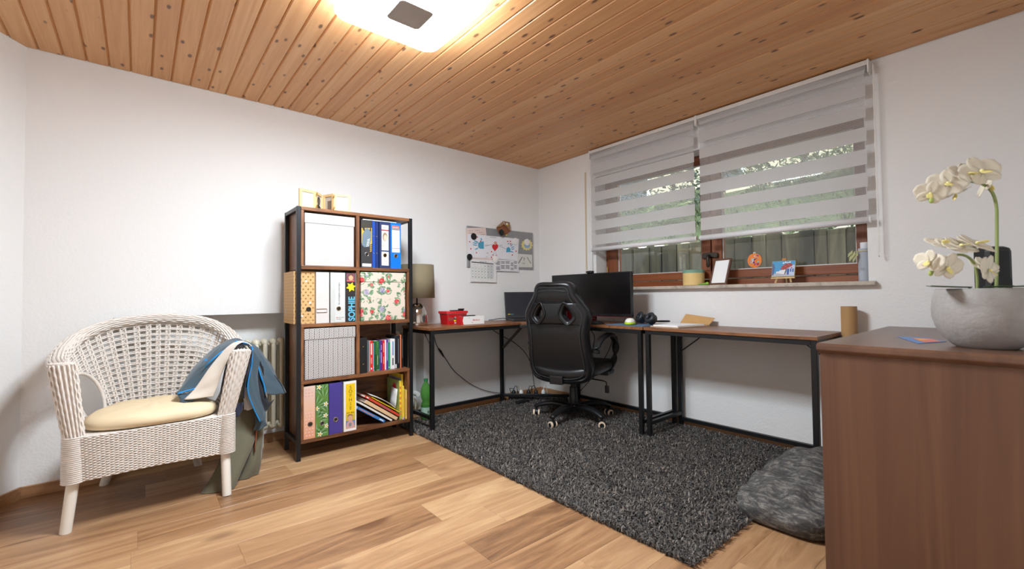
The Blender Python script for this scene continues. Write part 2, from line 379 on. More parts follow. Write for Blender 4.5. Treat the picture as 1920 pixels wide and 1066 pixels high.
def blind(y0,y1,label,chain_y,edges):
    t = thing('zebra_blind',label,'blind',(-.05,(y0+y1)/2,1.36),0)
    MB().box(-.062,-.008,y0,y1,2.235,2.262,bev=.004).build('head_rail',M_ALU,t)
    MB().tube([(-.040,y0+.012,2.222),(-.040,y1-.012,2.222)],.020,14).build('roller',M_FAB,t,smooth=True)
    for y in (y0,y1): MB().box(-.066,-.004,y-.004,y+.004,2.19,2.264,bev=.002).build('bracket',M_WHITE,t)
    a,c = y0+.016,y1-.016; z = 2.212; xf,xb = -.056,-.034
    for zt,zb,op in edges:
        ins = .0 if op else .004
        MB().box(xf-.0004,xf+.0004,a+ins,c-ins,zb,zt).build('fabric_band' if op else 'sheer_band',M_FAB if op else M_MESH,t)
    MB().tube([(-.050,a-.004,1.378),(-.050,c+.004,1.378)],.017,12,flat=1.1).build('bottom_bar',S(226,225,226,.45),t,smooth=True)
    for e in (a-.004,c+.004): MB().tube([(-.050,e-.003,1.378),(-.050,e+.003,1.378)],.0185,12).build('end_cap',M_WHITE,t)
    cz = 1.19
    for dx in (-.012,.012): MB().tube([(-.045+dx,chain_y,2.23),(-.045+dx,chain_y,cz)],.0022,6).build('pull_chain',M_WHITE,t)
    MB().tube([(-.033,chain_y,cz),(-.036,chain_y,cz-.012),(-.045,chain_y,cz-.018),(-.054,chain_y,cz-.012),(-.057,chain_y,cz)],.0022,6).build('pull_chain',M_WHITE,t)
    return t
def bands(off=0.0):
    out = [(2.212,2.191+off,True)]; z = 2.191+off
    for i in range(7):
        out.append((z,z-.049,False)); zz = max(z-.1255,1.39); out.append((z-.049,zz,True)); z = zz
        if zz<=1.3901: break
    return out
E1 = [(2.212,2.191,True),(2.191,2.142,False),(2.142,2.065,True),(2.065,2.017,False),(2.017,1.946,True),(1.946,1.893,False),(1.893,1.816,True),(1.816,1.770,False),(1.770,1.686,True),(1.686,1.641,False),(1.641,1.562,True),(1.562,1.519,False),(1.519,1.432,True),(1.432,1.394,False)]
E2 = [(a-.013 if a<2.2 else a,c-.013 if c>1.395 else c,o) for a,c,o in E1]
blind(-1.708,-.722,'striped white zebra blind over the window half beside the shutter strap',-.712,E2)
blind(-2.702,-1.716,'striped white zebra blind over the window half above the easel',-2.722,E1)
# ------------------------------------------------------------ outside the window
n = N('weathered_palisade'); o_ = n.obj(); v = n.scale(o_,(9,9,1.3)); n.col(n.ramp(n.math('ADD',n.noise(v,1.0,5.0,.65,.8),n.math('MULTIPLY',n.math('SUBTRACT',n.rnd(),.5),.35)),[(.25,lin(40,36,28)),(.5,lin(70,63,48)),(.8,lin(112,102,80))])); n.rough(.9); M_PAL = n.m
pal = thing('palisade','weathered grey board palisade holding the bank outside the window','fence',(1.45,-1.8,1.05))
y = 1.6
while y>-5.2:
    w = random.choice((.10,.115,.13,.15)); dx = random.uniform(-.02,.02)
    MB().box(1.42+dx,1.48+dx,y-w+.006,y,1.05,1.53+random.uniform(-.012,.015),bev=.005).build('board',M_PAL,pal); y -= w
n = N('garden_soil'); o_ = n.obj(); n.col(n.ramp(n.noise(o_,6.0,5.0,.7),[(.3,lin(58,55,41)),(.5,lin(74,84,48)),(.7,lin(104,114,64))])); n.rough(.95); M_SOIL = n.m
structure(MB().box(.3,1.5,-6,2.5,.95,1.06).build('ground',S(110,104,92,.95,bump=.5,bs=40)))
def bank(x,y): return 1.50+max(0,x-1.48)*.38+.10*math.sin(y*2.3+x)+.06*math.sin(y*5.1-x*2)
structure(MB().grid([[(1.48+i*.22,-8+j*.5,bank(1.48+i*.22,-8+j*.5)-.03) for j in range(24)] for i in range(18)]).build('garden_bank',M_SOIL,smooth=True))
def m_leaf(name,a,c):
    n = N(name); g = n.new('ShaderNodeNewGeometry').outputs['Random Per Island']; n.col(n.ramp(g,[(.1,lin(*a)),(.9,lin(*c))])); n.rough(.6)
    n.b.inputs['Transmission Weight'].default_value = 0; return n.m
def leaves(cen,rad,num,size,seed):
    rs = np.random.RandomState(seed); b = MB()
    for i in range(num):
        d = Vector(rs.normal(size=3)); d.normalize(); r = rs.uniform(.45,1)**.5
        c = Vector(cen)+Vector((d.x*rad[0]*r,d.y*rad[1]*r,d.z*rad[2]*r))
        a = Vector(rs.normal(size=3)).normalized(); e = a.orthogonal().normalized(); s = size*rs.uniform(.6,1.3)
        b.add([c-a*s,c+e*s*.45,c+a*s,c-e*s*.45],[(0,1,2,3)])
    return b
LF = [m_leaf('leaf_dark',(18,34,16),(50,70,32)),m_leaf('leaf_mid',(34,52,24),(86,102,50)),m_leaf('leaf_pale',(70,96,38),(134,150,86))]
for i,(cx,cy,rx,ry,rz,mi,num,lab) in enumerate([(3.6,.6,.7,1.0,.52,0,1500,'dark green bush on the bank behind the blind beside the shutter strap'),(3.9,-1.2,.8,1.0,.55,1,1700,'mid green bush on the bank outside, behind where the two blinds meet'),(4.1,-3.0,.9,1.1,.6,0,1900,'dark green bush on the bank outside, behind the blind above the easel'),(3.2,-4.4,.6,.8,.5,2,1200,'pale green bush at the end of the bank outside the window'),(5.6,1.0,.8,1.5,1.25,0,2600,'tall dark bush at the back of the garden behind the blind beside the shutter strap'),(5.8,-1.6,.8,1.6,1.3,1,2600,'tall mid green bush at the back of the garden behind the blind joint'),(5.7,-4.3,.8,1.6,1.3,0,2600,'tall dark bush at the back of the garden behind the easel blind'),(2.4,-2.75,.28,.4,.24,2,420,'small bright green shrub low on the bank behind the easel blind'),(2.1,-.2,.25,.35,.2,2,380,'small bright green shrub on the bank behind the monitor')]):
    t = thing('bush',lab,'bush',(cx,cy,bank(cx,cy)-.1),0,'bushes on the bank outside')
    zc = bank(cx,cy)+rz*.7+(.22 if rz>.4 else 0); leaves((cx,cy,zc),(rx,ry,rz),num,.055,i+3).build('foliage',LF[mi],t)
    MB().tube([(cx,cy,bank(cx,cy)-.15),(cx+.05,cy,zc)],.03,6).build('stem',S(84,66,48,.9),t)
gb = MB(); rs = np.random.RandomState(4)
for i in range(5000):
    x = rs.uniform(1.5,4.6); y = rs.uniform(-5.5,2); z = bank(x,y); a = rs.uniform(0,6.28); s = rs.uniform(.02,.05); h = rs.uniform(.02,.08)
    gb.add([(x,y,z-.03),(x+math.cos(a)*s,y+math.sin(a)*s,z+h),(x+math.cos(a+1)*s*.6,y+math.sin(a+1)*s*.6,z+h*.6)],[(0,1,2)])
tag(gb.build('ground_cover',LF[1]),'low green plants covering the garden bank outside','plants',kind='stuff')
rk = thing('edging_stones','pale rough stones lining the top of the palisade outside','stones',(1.6,-1.8,1.48))
for i in range(26):
    y = 1.2-i*.24+random.uniform(-.06,.06); MB().ball((1.56+random.uniform(0,.1),y,1.53),(random.uniform(.05,.08),random.uniform(.07,.12),random.uniform(.025,.045)),7,5).build('stone',S(160,150,136,.9,bump=.6,bs=30),rk)
hs = thing('neighbour_house','cream rendered house wall beyond the garden bank','building',(8.3,-1.5,2.4))
MB().box(8.0,8.6,-4,7,2.4,6.0).build('wall',S(196,184,156,.9),hs)
for y in (1.2,3.8): 
    f = MB().box(7.96,8.0,y,y+1.1,3.6,4.8,bev=.01).build('window',S(235,235,232,.5),hs); MB().box(7.94,7.96,y+.1,y+1.0,3.7,4.7).build('pane',S(60,70,78,.1),f)
# ------------------------------------------------------------ ceiling lamp
cl = thing('ceiling_lamp','square white glowing ceiling lamp with a grey metal centre plate','lamp',(-2.255,-1.595,2.27))
cx,cy,hw = -2.255,-1.595,.248
n = N('lamp_diffuser'); e = n.b; e.inputs['Base Color'].default_value = (.9,.9,.88,1); e.inputs['Emission Color'].default_value = (.84,.965,1.06,1); e.inputs['Emission Strength'].default_value = LAMP_POWER
MB().prism([(x,y,2.235) for x,y in rounded(cx-hw+.02,cx+hw-.02,cy-hw+.02,cy+hw-.02,.05)],(0,0,.034)).build('mount',M_WHITE,cl)
b = MB(); rings = []
for ins,z,r in ((.012,2.244,.055),(0,2.225,.06),(0,2.203,.06),(.006,2.192,.057),(.02,2.186,.05),(.09,2.185,.04)):
    rings.append([Vector((x,y,z)) for x,y in rounded(cx-hw+ins,cx+hw-ins,cy-hw+ins,cy+hw-ins,r,6)])
k = len(rings[0]); b.grid(rings[2:],True); b.f.append(tuple(range(len(b.v)-k,len(b.v)))); b.build('diffuser',n.m,cl,auto=40)
n = N('lamp_rim'); n.b.inputs['Base Color'].default_value = (.9,.9,.88,1); n.b.inputs['Emission Color'].default_value = (.92,.96,1,1); n.b.inputs['Emission Strength'].default_value = LAMP_POWER*.35
b = MB().grid(rings[:3],True); b.f.append(tuple(reversed(range(k)))); b.build('diffuser_rim',n.m,cl,auto=40)
MB().prism([(x,y,2.172) for x,y in rounded(cx-.076,cx+.076,cy-.076,cy+.076,.02)],(0,0,.012)).build('centre_plate',S(176,170,165,.5),cl)
# ------------------------------------------------------------ radiator in the niche
rd = thing('radiator','old cream column radiator in the wall niche behind the shelf','radiator',(-2.0,.06,.1))
M_RAD = S(226,218,196,.4); sec = None; x = -2.585; i = 0
while x<-1.43:
    if sec is None:
        b = MB()
        for yy in (.022,.088): b.tube([(x,yy,.135),(x,yy,.15),(x,yy,.66),(x,yy,.685)],[.012,.0145,.0145,.012],8)
        for zz in (.145,.675): b.tube([(x,.012,zz),(x,.03,zz+(.012 if zz>.4 else -.012)),(x,.055,zz+(.018 if zz>.4 else -.018)),(x,.08,zz+(.012 if zz>.4 else -.012)),(x,.098,zz)],[.008,.021,.024,.021,.008],8)
        sec = b.build('section',M_RAD,rd,smooth=True); sx0 = x
    else:
        o = sec.copy(); C.objects.link(o); o.location.x = x-sx0
    x += .05
for zz in (.145,.675): MB().tube([(-2.60,.055,zz),(-1.42,.055,zz)],.014,8).build('header_pipe',M_RAD,rd,smooth=True)
MB().tube([(-1.42,.055,.145),(-1.385,.055,.145),(-1.375,.055,.13),(-1.375,.055,.0)],.009,8).build('supply_pipe',M_RAD,rd,smooth=True)
MB().tube([(-1.385,.04,.19),(-1.385,-.012,.19)],[.022,.019],12).build('valve_knob',M_WHITE,rd,auto=40)
for xx in (-2.5,-1.6): MB().box(xx-.01,xx+.01,.03,.08,.0,.14).build('foot',M_RAD,rd)
# ============================================================ SHELF UNIT
SF = -.40; SBK = -.10
sh = thing('shelf_unit','tall rustic brown shelf unit with black metal posts and rails','shelf',(-2.014,-.25,0))
for x in (-2.398,-1.654):
    for y in (SF,SBK-.024): MB().box(x,x+.024,y,y+.024,0,1.54,bev=.002).build('post',M_STEEL,sh)
    for z0 in (1.516,.10): MB().box(x+.001,x+.023,SF+.024,SBK-.024,z0,z0+.022).build('side_rail',M_STEEL,sh)
BX0,BX1 = -2.373,-1.655
for z0,z1 in ((1.519,1.539),(1.157,1.179),(.800,.822),(.456,.478),(.101,.122)):
    MB().box(BX0,BX1,SF+.002,SBK-.002,z0,z1,bev=.0015).build('board',M_RUST,sh)
for z0,z1 in ((1.179,1.519),(.822,1.157),(.478,.800)):
    MB().box(-2.034,-2.012,SF+.004,SBK-.004,z0,z1,bev=.0015).build('divider',M_RUSTV,sh)
for x,z0,z1 in ((BX0,1.179,1.519),(BX0,.478,.800),(BX0,.122,.456),(BX1-.016,.822,1.157),(BX1-.016,.122,.456)):
    MB().box(x,x+.016,SF+.004,SBK-.004,z0,z1,bev=.001).build('side_panel',M_RUSTV,sh)
MB().box(-2.012,-1.671,SBK-.014,SBK-.004,.478,.800).build('back_panel',M_RUST,sh)
MB().box(-2.357,-1.671,SBK-.014,SBK-.004,.122,.456).build('back_panel',M_RUST,sh)
# ============================================================ DESKS
DT = .755
dk = thing('corner_desk','L-shaped rustic brown corner desk on black steel legs','desk',(-.6,-.5,0))
poly = [(-1.53,-.022),(-1.53,-.458),(-.66,-.458),(-.475,-.64),(-.475,-1.516),(-.022,-1.516),(-.022,-.022)]
MB().prism([(x,y,DT-.02) for x,y in poly],(0,0,.02)).build('desktop',M_RUST,dk,bev=.0015)
LW = .028
def foot0(x,y): return .0085 if (x>-1.605 and y<-.10) else 0.0      # on the rug backing or on the bare floor
def leg(x,y,par,z1=DT-.02): MB().box(x-LW/2,x+LW/2,y-LW/2,y+LW/2,foot0(x,y),z1,bev=.002).build('leg',M_STEEL,par)
def rl(a,c,par,name='rail',w=LW*.9): MB().bar(a,c,w).build(name,M_STEEL,par,bev=.0015)
L1 = [(-1.502,-.442),(-1.512,-.045),(-.54,-.045),(-.045,-.54),(-.045,-1.494),(-.470,-1.494)]
for x,y in L1: leg(x,y,dk)
zt = DT-.034
for i,(a,c) in enumerate(zip(L1,L1[1:])):
    t = (Vector(c)-Vector(a)).normalized()*(LW/2); z = .105 if i in (0,4) else .062
    rl((a[0]+t.x,a[1]+t.y,z),(c[0]-t.x,c[1]-t.y,z),dk,'lower_rail')
    if i!=2: rl((a[0]+t.x,a[1]+t.y,zt),(c[0]-t.x,c[1]-t.y,zt),dk,'upper_rail')
rl((-1.488,-.442,zt),(-.665,-.442,zt),dk,'upper_rail'); rl((-.665,-.442,zt),(-.470,-.635,zt),dk,'upper_rail'); rl((-.470,-.635,zt),(-.470,-1.48,zt),dk,'upper_rail')
rl((-.53,-.055,.50),(-.385,-.20,zt),dk,'brace'); rl((-.055,-.53,.50),(-.20,-.385,zt),dk,'brace')
for a,c in (((-1.502,-.43,.62),(-1.505,-.33,zt)),): MB().tube([a,c],.004,6).build('corner_brace',M_STEEL,dk)
for x,y in L1: MB().box(x-.017,x+.017,y-.017,y+.017,foot0(x,y),foot0(x,y)+.012).build('foot',M_DARK,dk)
d2 = thing('side_desk','straight rustic brown desk on black frame joined to the corner desk','desk',(-.24,-2.03,0))
MB().box(-.475,-.022,-2.546,-1.522,DT-.02,DT,bev=.0015).build('desktop',M_RUSTY,d2)
L2 = [(-.455,-1.546),(-.045,-1.546),(-.045,-2.525),(-.455,-2.525)]
for x,y in L2:
    leg(x,y,d2); MB().box(x-.017,x+.017,y-.017,y+.017,foot0(x,y),foot0(x,y)+.012).build('foot',M_DARK,d2)
for i in range(4):
    a,c = L2[i],L2[(i+1)%4]; t = (Vector(c)-Vector(a)).normalized()*(LW/2)
    rl((a[0]+t.x,a[1]+t.y,zt),(c[0]-t.x,c[1]-t.y,zt),d2,'upper_rail')
    if i<3: rl((a[0]+t.x,a[1]+t.y,.105 if i!=1 else .062),(c[0]-t.x,c[1]-t.y,.105 if i!=1 else .062),d2,'lower_rail')
for a,c in (((-.045,-1.56,.56),(-.045,-1.76,zt-.01)),((-.045,-2.51,.56),(-.045,-2.31,zt-.01)),((-.44,-2.525,.66),(-.36,-2.525,zt-.01)),((-.06,-2.525,.56),(-.2,-2.525,zt-.01))): MB().tube([a,c],.004,6).build('corner_brace',M_STEEL,d2)
# ============================================================ DRESSER
dr = thing('dresser','low walnut brown dresser with a grey flower bowl on it','dresser',(-.70,-3.03,0))
DZ = .805; dx0,dx1,dy0,dy1 = -1.315,-.185,-3.30,-2.775
for xa in (dx0+.018,dx1-.027): MB().box(xa,xa+.022,dy0+.005,dy1-.006,.02,DZ-.034).build('side_panel',M_WALNUT,dr,bev=.002)
MB().box(dx0+.04,dx1-.027,dy0+.005,dy0+.012,.02,DZ-.034).build('back_panel',M_WALNUTX,dr); MB().box(dx0+.04,dx1-.027,dy0+.012,dy1-.03,.02,.04).build('bottom_board',M_WALNUTX,dr); MB().box((dx0+dx1)/2-.012,(dx0+dx1)/2+.010,dy0+.012,dy1-.03,.04,DZ-.034).build('divider',M_WALNUT,dr)
P = [(dx0+.016,DZ-.034),(dx0,DZ-.022),(dx0,DZ-.006),(dx0+.008,DZ),(dx1,DZ),(dx1,DZ-.034)]
MB().prism([(x,dy0,z) for x,z in P],(0,dy1-dy0,0)).build('top',M_WALNUTX,dr,bev=.003)
MB().box(dx0+.03,dx1-.02,dy0+.02,dy1-.05,0,.02).build('plinth',M_DARK,dr)
for i in range(2):
    a = dx0+.043+i*.535
    for j in range(3):
        f = MB().box(a,a+.518,dy1-.026,dy1-.008,.045+j*.242,.282+j*.242,bev=.002).build('drawer',M_WALNUTX,dr)
        MB().box(a+.2,a+.33,dy1-.0085,dy1-.007,.262+j*.242,.276+j*.242).build('grip',M_DARK,f)
# ============================================================ RUG
RX0,RX1,RY0,RY1 = -1.605,-.035,-2.465,-.10
rug = thing('shag_rug','dark grey-brown shaggy rug under the desks and office chair','rug',((RX0+RX1)/2,(RY0+RY1)/2,0))
MB().box(RX0+.01,RX1-.01,RY0+.01,RY1-.01,.0,.008).build('backing',S(44,40,38,.95),rug)
n = N('rug_yarn'); g = n.new('ShaderNodeNewGeometry').outputs['Random Per Island']
n.col(n.ramp(g,[(.0,lin(42,36,33)),(.45,lin(72,64,59)),(.8,lin(102,93,86)),(1.0,lin(150,138,126))])); n.rough(.7); n.b.inputs['Sheen Weight'].default_value = .25
NB = 105000; rs = np.random.RandomState(11)
bx = rs.uniform(RX0,RX1,NB); by = rs.uniform(RY0,RY1,NB); an = rs.uniform(0,2*np.pi,NB); ln = rs.uniform(.006,.024,NB); hh = rs.uniform(.016,.030,NB); wd = rs.uniform(.0016,.0032,NB)
dxy = np.stack([np.cos(an),np.sin(an)],1); sd = np.stack([-dxy[:,1],dxy[:,0]],1)
V = np.zeros((NB,5,3)); base = np.stack([bx,by],1)
V[:,0,:2] = base-sd*wd[:,None]; V[:,1,:2] = base+sd*wd[:,None]; V[:,0:2,2] = .006
mid = base+dxy*(ln*.35)[:,None]; V[:,2,:2] = mid+sd*wd[:,None]; V[:,3,:2] = mid-sd*wd[:,None]; V[:,2:4,2] = (hh*.85)[:,None]
V[:,4,:2] = base+dxy*ln[:,None]; V[:,4,2] = hh
V[:,:,0] = np.clip(V[:,:,0],RX0-.006,RX1+.006)
V -= np.array(WM[rug].translation)
me = bpy.data.meshes.new('pile'); me.vertices.add(NB*5); me.vertices.foreach_set('co',V.ravel())
me.loops.add(NB*7); me.polygons.add(NB*2); ix = np.arange(NB)[:,None]*5
me.loops.foreach_set('vertex_index',np.concatenate([ix+np.array([[0,1,2,3]]),ix+np.array([[3,2,4]])],1).ravel().astype(np.int32))
ls = (np.arange(NB)[:,None]*7+np.array([[0,4]])).ravel().astype(np.int32); me.polygons.foreach_set('loop_start',ls)
me.update(calc_edges=True); me.validate(); me.materials.append(n.m)
o = bpy.data.objects.new('pile',me); C.objects.link(o); o.parent = rug; o['kind'] = 'stuff'
# ============================================================ BEAN BAG
n = N('woven_charcoal'); o_ = n.obj(); v = n.scale(o_,(60,14,60)); f = n.noise(v,1.0,4.0,.7,.6)
n.col(n.ramp(n.math('ADD',n.math('MULTIPLY',f,.8),n.math('MULTIPLY',n.noise(o_,70.0,3.0,.7),.25)),[(.33,lin(42,40,40)),(.52,lin(76,73,71)),(.70,lin(140,134,126))])); n.rough(.9); n.bump(f,.5,.003)
b = MB(); G = []; bc = Vector((-.815,-2.562,0)); na = 72
for i in range(17):
    t = i/16
    if t<.3: rr = .93+.07*math.sin(t/.3*math.pi/2); z = .10*t/.3
    else: q = (t-.3)/.7; rr = math.cos(q*math.pi/2)**.8 if q<1 else 0.0; z = .10+.115*math.sin(q*math.pi/2)
    row = []
    for j in range(na):
        a = 2*math.pi*j/na; ca,sa = math.cos(a),math.sin(a); e = (abs(ca)**4+abs(sa)**4)**(-1/4)
        x = bc.x+.315*rr*e*ca; y = bc.y+.203*rr*e*sa; k_ = (.66+.62*(x+1.13)/.63)*(1-.30*max(0.0,min(1.0,(y+2.52)/.16)))
        fold = .016*math.sin(9*y*6+x*14)*math.sin(x*19+2)+.010*math.sin(x*40-y*31)
        row.append((x,y,max(.0095 if y>-2.47 else 0.0,z*k_+fold*math.sin(t*math.pi)*(t>.2)-.03*math.exp(-((x+.86)**2*90+(y+2.52)**2*500))*(t>.3))))
    G.append(row)
b.grid(G,True); b.f.append(tuple(range(na))[::-1])
tag(b.build('bean_bag',n.m,smooth=True,sub=1),'slumped charcoal woven bean bag between the rug and dresser','bean bag')
# ============================================================ OFFICE CHAIR
HB = Vector((-.50,-.895,0)); HEAD = math.radians(18-90); CM = X(HB,HEAD)
oc = thing('office_chair','black leather gaming chair with red seat trim and five castors','chair',HB,HEAD)
M_LEA = S(22,22,24,.36,bump=.25,bs=260); M_LEAD = S(15,15,16,.42,bump=.2,bs=300); M_PLA = S(24,24,26,.38); M_RED = S(226,24,34,.45)
def solid2d(loops,depth,bev,bend=None,M=None,res=1):
    """rounded slab from a 2D outline with holes; outline in (x,z), depth along y"""
    cu = bpy.data.curves.new('t','CURVE'); cu.dimensions = '2D'; cu.fill_mode = 'BOTH'; cu.extrude = max(.0005,depth/2-bev); cu.bevel_depth = bev; cu.bevel_resolution = 2
    for lp in loops:
        sp = cu.splines.new('POLY'); sp.points.add(len(lp)-1); sp.use_cyclic_u = True
        for p,q in zip(sp.points,lp): p.co = (q[0],q[1],0,1)
    ob = bpy.data.objects.new('t',cu); C.objects.link(ob); dg = bpy.context.evaluated_depsgraph_get(); me = ob.evaluated_get(dg).to_mesh()
    b = MB(); vs = []
    for v in me.vertices:
        p = Vector((v.co.x,-v.co.z,v.co.y))
        if bend: p = bend(p)
        vs.append(M@p if M is not None else p)
    b.add(vs,[tuple(p.vertices) for p in me.polygons]); ob.evaluated_get(dg).to_mesh_clear(); bpy.data.objects.remove(ob); bpy.data.curves.remove(cu)
    return b
def sm(pts,n=6): return [(p.x,p.y) for p in catmull([(a,c,0) for a,c in pts],n,True)]
half = [(.0,1.055),(.10,1.055),(.135,1.035),(.152,.975),(.20,.91),(.240,.845),(.232,.78),(.218,.70),(.222,.60),(.232,.50),(.232,.43),(.20,.375),(.12,.355),(.0,.352)]
outl = sm(half+[(-a,c) for a,c in half[-2:0:-1]])
def hole(s,e=0.0): return [(s*a,c) for a,c in sm([(.060-e,.845),(.082,.912+e),(.105,.918+e),(.140,.885+e*.5),(.165+e,.835),(.158+e,.805-e*.5),(.120,.775-e),(.085-e*.3,.80-e*.6)],4)]
def bend(p):
    t = (p.z-.36)/.7; y = p.y-.245-.075*t-.03*math.sin(t*math.pi)
    return Vector((p.x,y+abs(p.x)**2*.9,p.z))
solid2d([outl,hole(1),hole(-1)],.085,.022,bend,CM).build('backrest',M_LEA,oc,auto=50)
def front(p): return bend(Vector((p.x,p.y+.058,p.z)))
inn = sm([(0,1.03),(.085,1.02),(.10,.93),(.048,.86),(.05,.78),(.12,.72),(.14,.6),(.15,.45),(.1,.39),(0,.38)]+[(-a,c) for a,c in [(.1,.39),(.15,.45),(.14,.6),(.12,.72),(.05,.78),(.048,.86),(.10,.93),(.085,1.02)]])
solid2d([inn],.05,.016,front,CM).build('back_cushion',M_LEAD,oc,auto=50)
for s in (-1,1):
    bl = sm([(s*a,c) for a,c in [(.15,.965),(.19,.9),(.222,.84),(.215,.78),(.185,.7),(.19,.6),(.21,.48),(.18,.42),(.162,.5),(.155,.62),(.16,.72),(.185,.80),(.19,.85),(.165,.90),(.125,.935)]])
    solid2d([bl],.06,.016,front,CM).build('side_bolster',M_LEAD,oc,auto=50)
    # raised rim of the slot in the backrest
    rim = [CM@bend(Vector((a,-.046,c))) for a,c in hole(s,.006)]
    MB().tube(rim,.006,6,closed=True).build('slot_rim',M_LEAD,oc,smooth=True)
    rl_ = [CM@bend(Vector((a,.05,c))) for a,c in hole(s,.004)]
    MB().tube(rl_,.007,6,closed=True).build('slot_trim',M_RED,oc,smooth=True)
for s in (-1,1):
    solid2d([sm([(s*a,c) for a,c in [(.062,.80),(.060,.87),(.080,.885),(.104,.86),(.108,.80),(.085,.785)]],4)],.02,.006,lambda p: bend(Vector((p.x,p.y+.112,p.z))),CM).build('red_insert',M_RED,oc,auto=50)
seam = [(a*.90,.70+(c-.70)*.945) for a,c in outl]
MB().tube([CM@bend(Vector((a,-.043,c))) for a,c in seam],.0028,5,closed=True).build('seam',S(52,52,54,.5),oc,smooth=True)
MB().tube([CM@bend(Vector((a,-.044,1.018-.012*(a/.11)**2))) for a in np.linspace(-.118,.118,13)],.0028,5).build('seam',S(52,52,54,.5),oc,smooth=True)
# seat
so = sm([(0,-.25),(.17,-.24),(.235,-.18),(.25,0),(.245,.17),(.20,.255),(0,.275)]+[(-a,c) for a,c in [(.20,.255),(.245,.17),(.25,0),(.235,-.18),(.17,-.24)]])
def seatb(z): 
    def f(p): return Vector((p.x,p.z,z-p.y+abs(p.x)**2*.55))
    return f
solid2d([so],.085,.03,seatb(.395),CM).build('seat',M_LEAD,oc,auto=50)
solid2d([[(a*.66,c*.86) for a,c in so]],.03,.012,seatb(.437),CM).build('seat_cushion',S(16,16,17,.8,bump=.3,bs=400),oc,auto=50)
MB().tube([CM@Vector((a*1.008,c*1.005,.425+abs(a)**2*.55)) for a,c in so],.0028,5,closed=True).build('seam',S(70,70,72,.5),oc,smooth=True)
MB().box(-.13,.13,-.10,.12,.315,.352,bev=.006).xf(CM).build('tilt_plate',M_PLA,oc)
MB().box(-.052,.052,-.31,-.255,.33,.392,bev=.006).bar((0,-.285,.338),(0,-.05,.338),.07,.02).xf(CM).build('back_bracket',M_PLA,oc)
MB().tube([CM@Vector(p) for p in ((.10,.02,.335),(.24,.02,.325),(.262,.02,.318),(.268,.02,.29))],.0045,8).build('lever',M_DARK,oc,smooth=True)
MB().box(.252,.286,.012,.028,.235,.292,bev=.006).xf(CM).build('lever_paddle',M_DARK,oc)
for s in (-1,1):
    pa = catmull([(s*.265,-.19,.560),(s*.27,-.185,.60),(s*.278,-.13,.648),(s*.285,-.03,.674),(s*.287,.06,.675),(s*.286,.14,.645),(s*.283,.19,.59),(s*.278,.19,.51),(s*.268,.14,.43),(s*.255,.07,.385)],5)
    nP = len(pa); MB().tube([CM@p for p in pa],[.030 if i<nP*.5 else .026+.004*math.cos(i) for i in range(nP)],12,flat=.55,up=CM.to_3x3()@Vector((0,.3,1))).build('armrest',M_PLA,oc,smooth=True)
    MB().box(s*.235-.03,s*.235+.045*s,.02,.16,.365,.40,bev=.008).xf(CM).build('arm_mount',M_PLA,oc)
# base
MB().lathe([(.030,.085),(.034,.10),(.034,.20),(.031,.205),(.031,.26),(.022,.262),(.022,.32)],HB,20).build('gas_lift',M_PLA,oc,auto=40)
MB().lathe([(.03,.075),(.05,.082),(.055,.105),(.048,.125),(.034,.13)],HB,20).build('hub',M_PLA,oc,auto=40)
M_RIM = S(226,204,178,.5)
for w in (120,192,264,336,48):
    a = math.radians(w); d = Vector((math.cos(a),math.sin(a),0))
    pa = catmull([HB+d*.035+Vector((0,0,.105)),HB+d*.14+Vector((0,0,.122)),HB+d*.24+Vector((0,0,.112)),HB+d*.315+Vector((0,0,.086))],5)
    MB().tube(pa,[.033-.012*i/(len(pa)-1) for i in range(len(pa))],10,flat=.72,up=(0,0,1)).build('spoke',M_PLA,oc,smooth=True)
    c = HB+d*.305; wa = Vector((math.cos(math.radians(w*3.1-60)),math.sin(math.radians(w*3.1-60)),0)); 
    cs = MB().tube([c+Vector((0,0,.095)),c+Vector((0,0,.07))],.008,8).tube([c+Vector((0,0,.042))-wa*.012,c+Vector((0,0,.042))+wa*.012],.025,14).build('castor',M_DARK,oc,auto=40)
    for sgn in (-1,1):
        MB().tube([c+Vector((0,0,.034))+wa*sgn*.013,c+Vector((0,0,.034))+wa*sgn*.026],.026,18).build('wheel',M_RIM,cs,auto=40)
        MB().tube([c+Vector((0,0,.034))+wa*sgn*.024,c+Vector((0,0,.034))+wa*sgn*.0275],.016,14).build('wheel_hub',M_DARK,cs,auto=40)
# ============================================================ WICKER ARMCHAIR
wc = thing('wicker_armchair','white wicker armchair with a rounded cane back in front of the niche','chair',(-3.06,-.33,0))
n = N('white_cane'); o_ = n.obj(); n.col(n.mix(n.noise(o_,40.0,3.0,.6),lin(212,200,190),lin(238,230,222))); n.rough(.6); M_CANE = n.m
M_LEGW = S(236,228,216,.55)
rim = catmull([(-3.372,-.615,.690),(-3.395,-.50,.695),(-3.412,-.36,.700),(-3.408,-.24,.735),(-3.36,-.135,.795),(-3.25,-.075,.848),(-3.10,-.050,.872),(-2.98,-.050,.872),(-2.83,-.075,.848),(-2.735,-.135,.795),(-2.695,-.24,.735),(-2.70,-.36,.700),(-2.705,-.50,.695),(-2.718,-.615,.690)],10)
bot = catmull([(-3.325,-.615,.40),(-3.322,-.50,.40),(-3.315,-.36,.40),(-3.295,-.24,.40),(-3.24,-.155,.40),(-3.17,-.12,.40),(-3.09,-.11,.40),(-3.0,-.11,.40),(-2.92,-.12,.40),(-2.86,-.155,.40),(-2.81,-.24,.40),(-2.79,-.36,.40),(-2.78,-.50,.40),(-2.775,-.615,.40)],10)
NR = len(rim)-1
def at(path,u):
    f = max(0,min(.99999,u))*(len(path)-1); i = int(f); return path[i].lerp(path[i+1],f-i)
def SB(u,v): return at(bot,u).lerp(at(rim,u),v)+Vector((0,0,0))
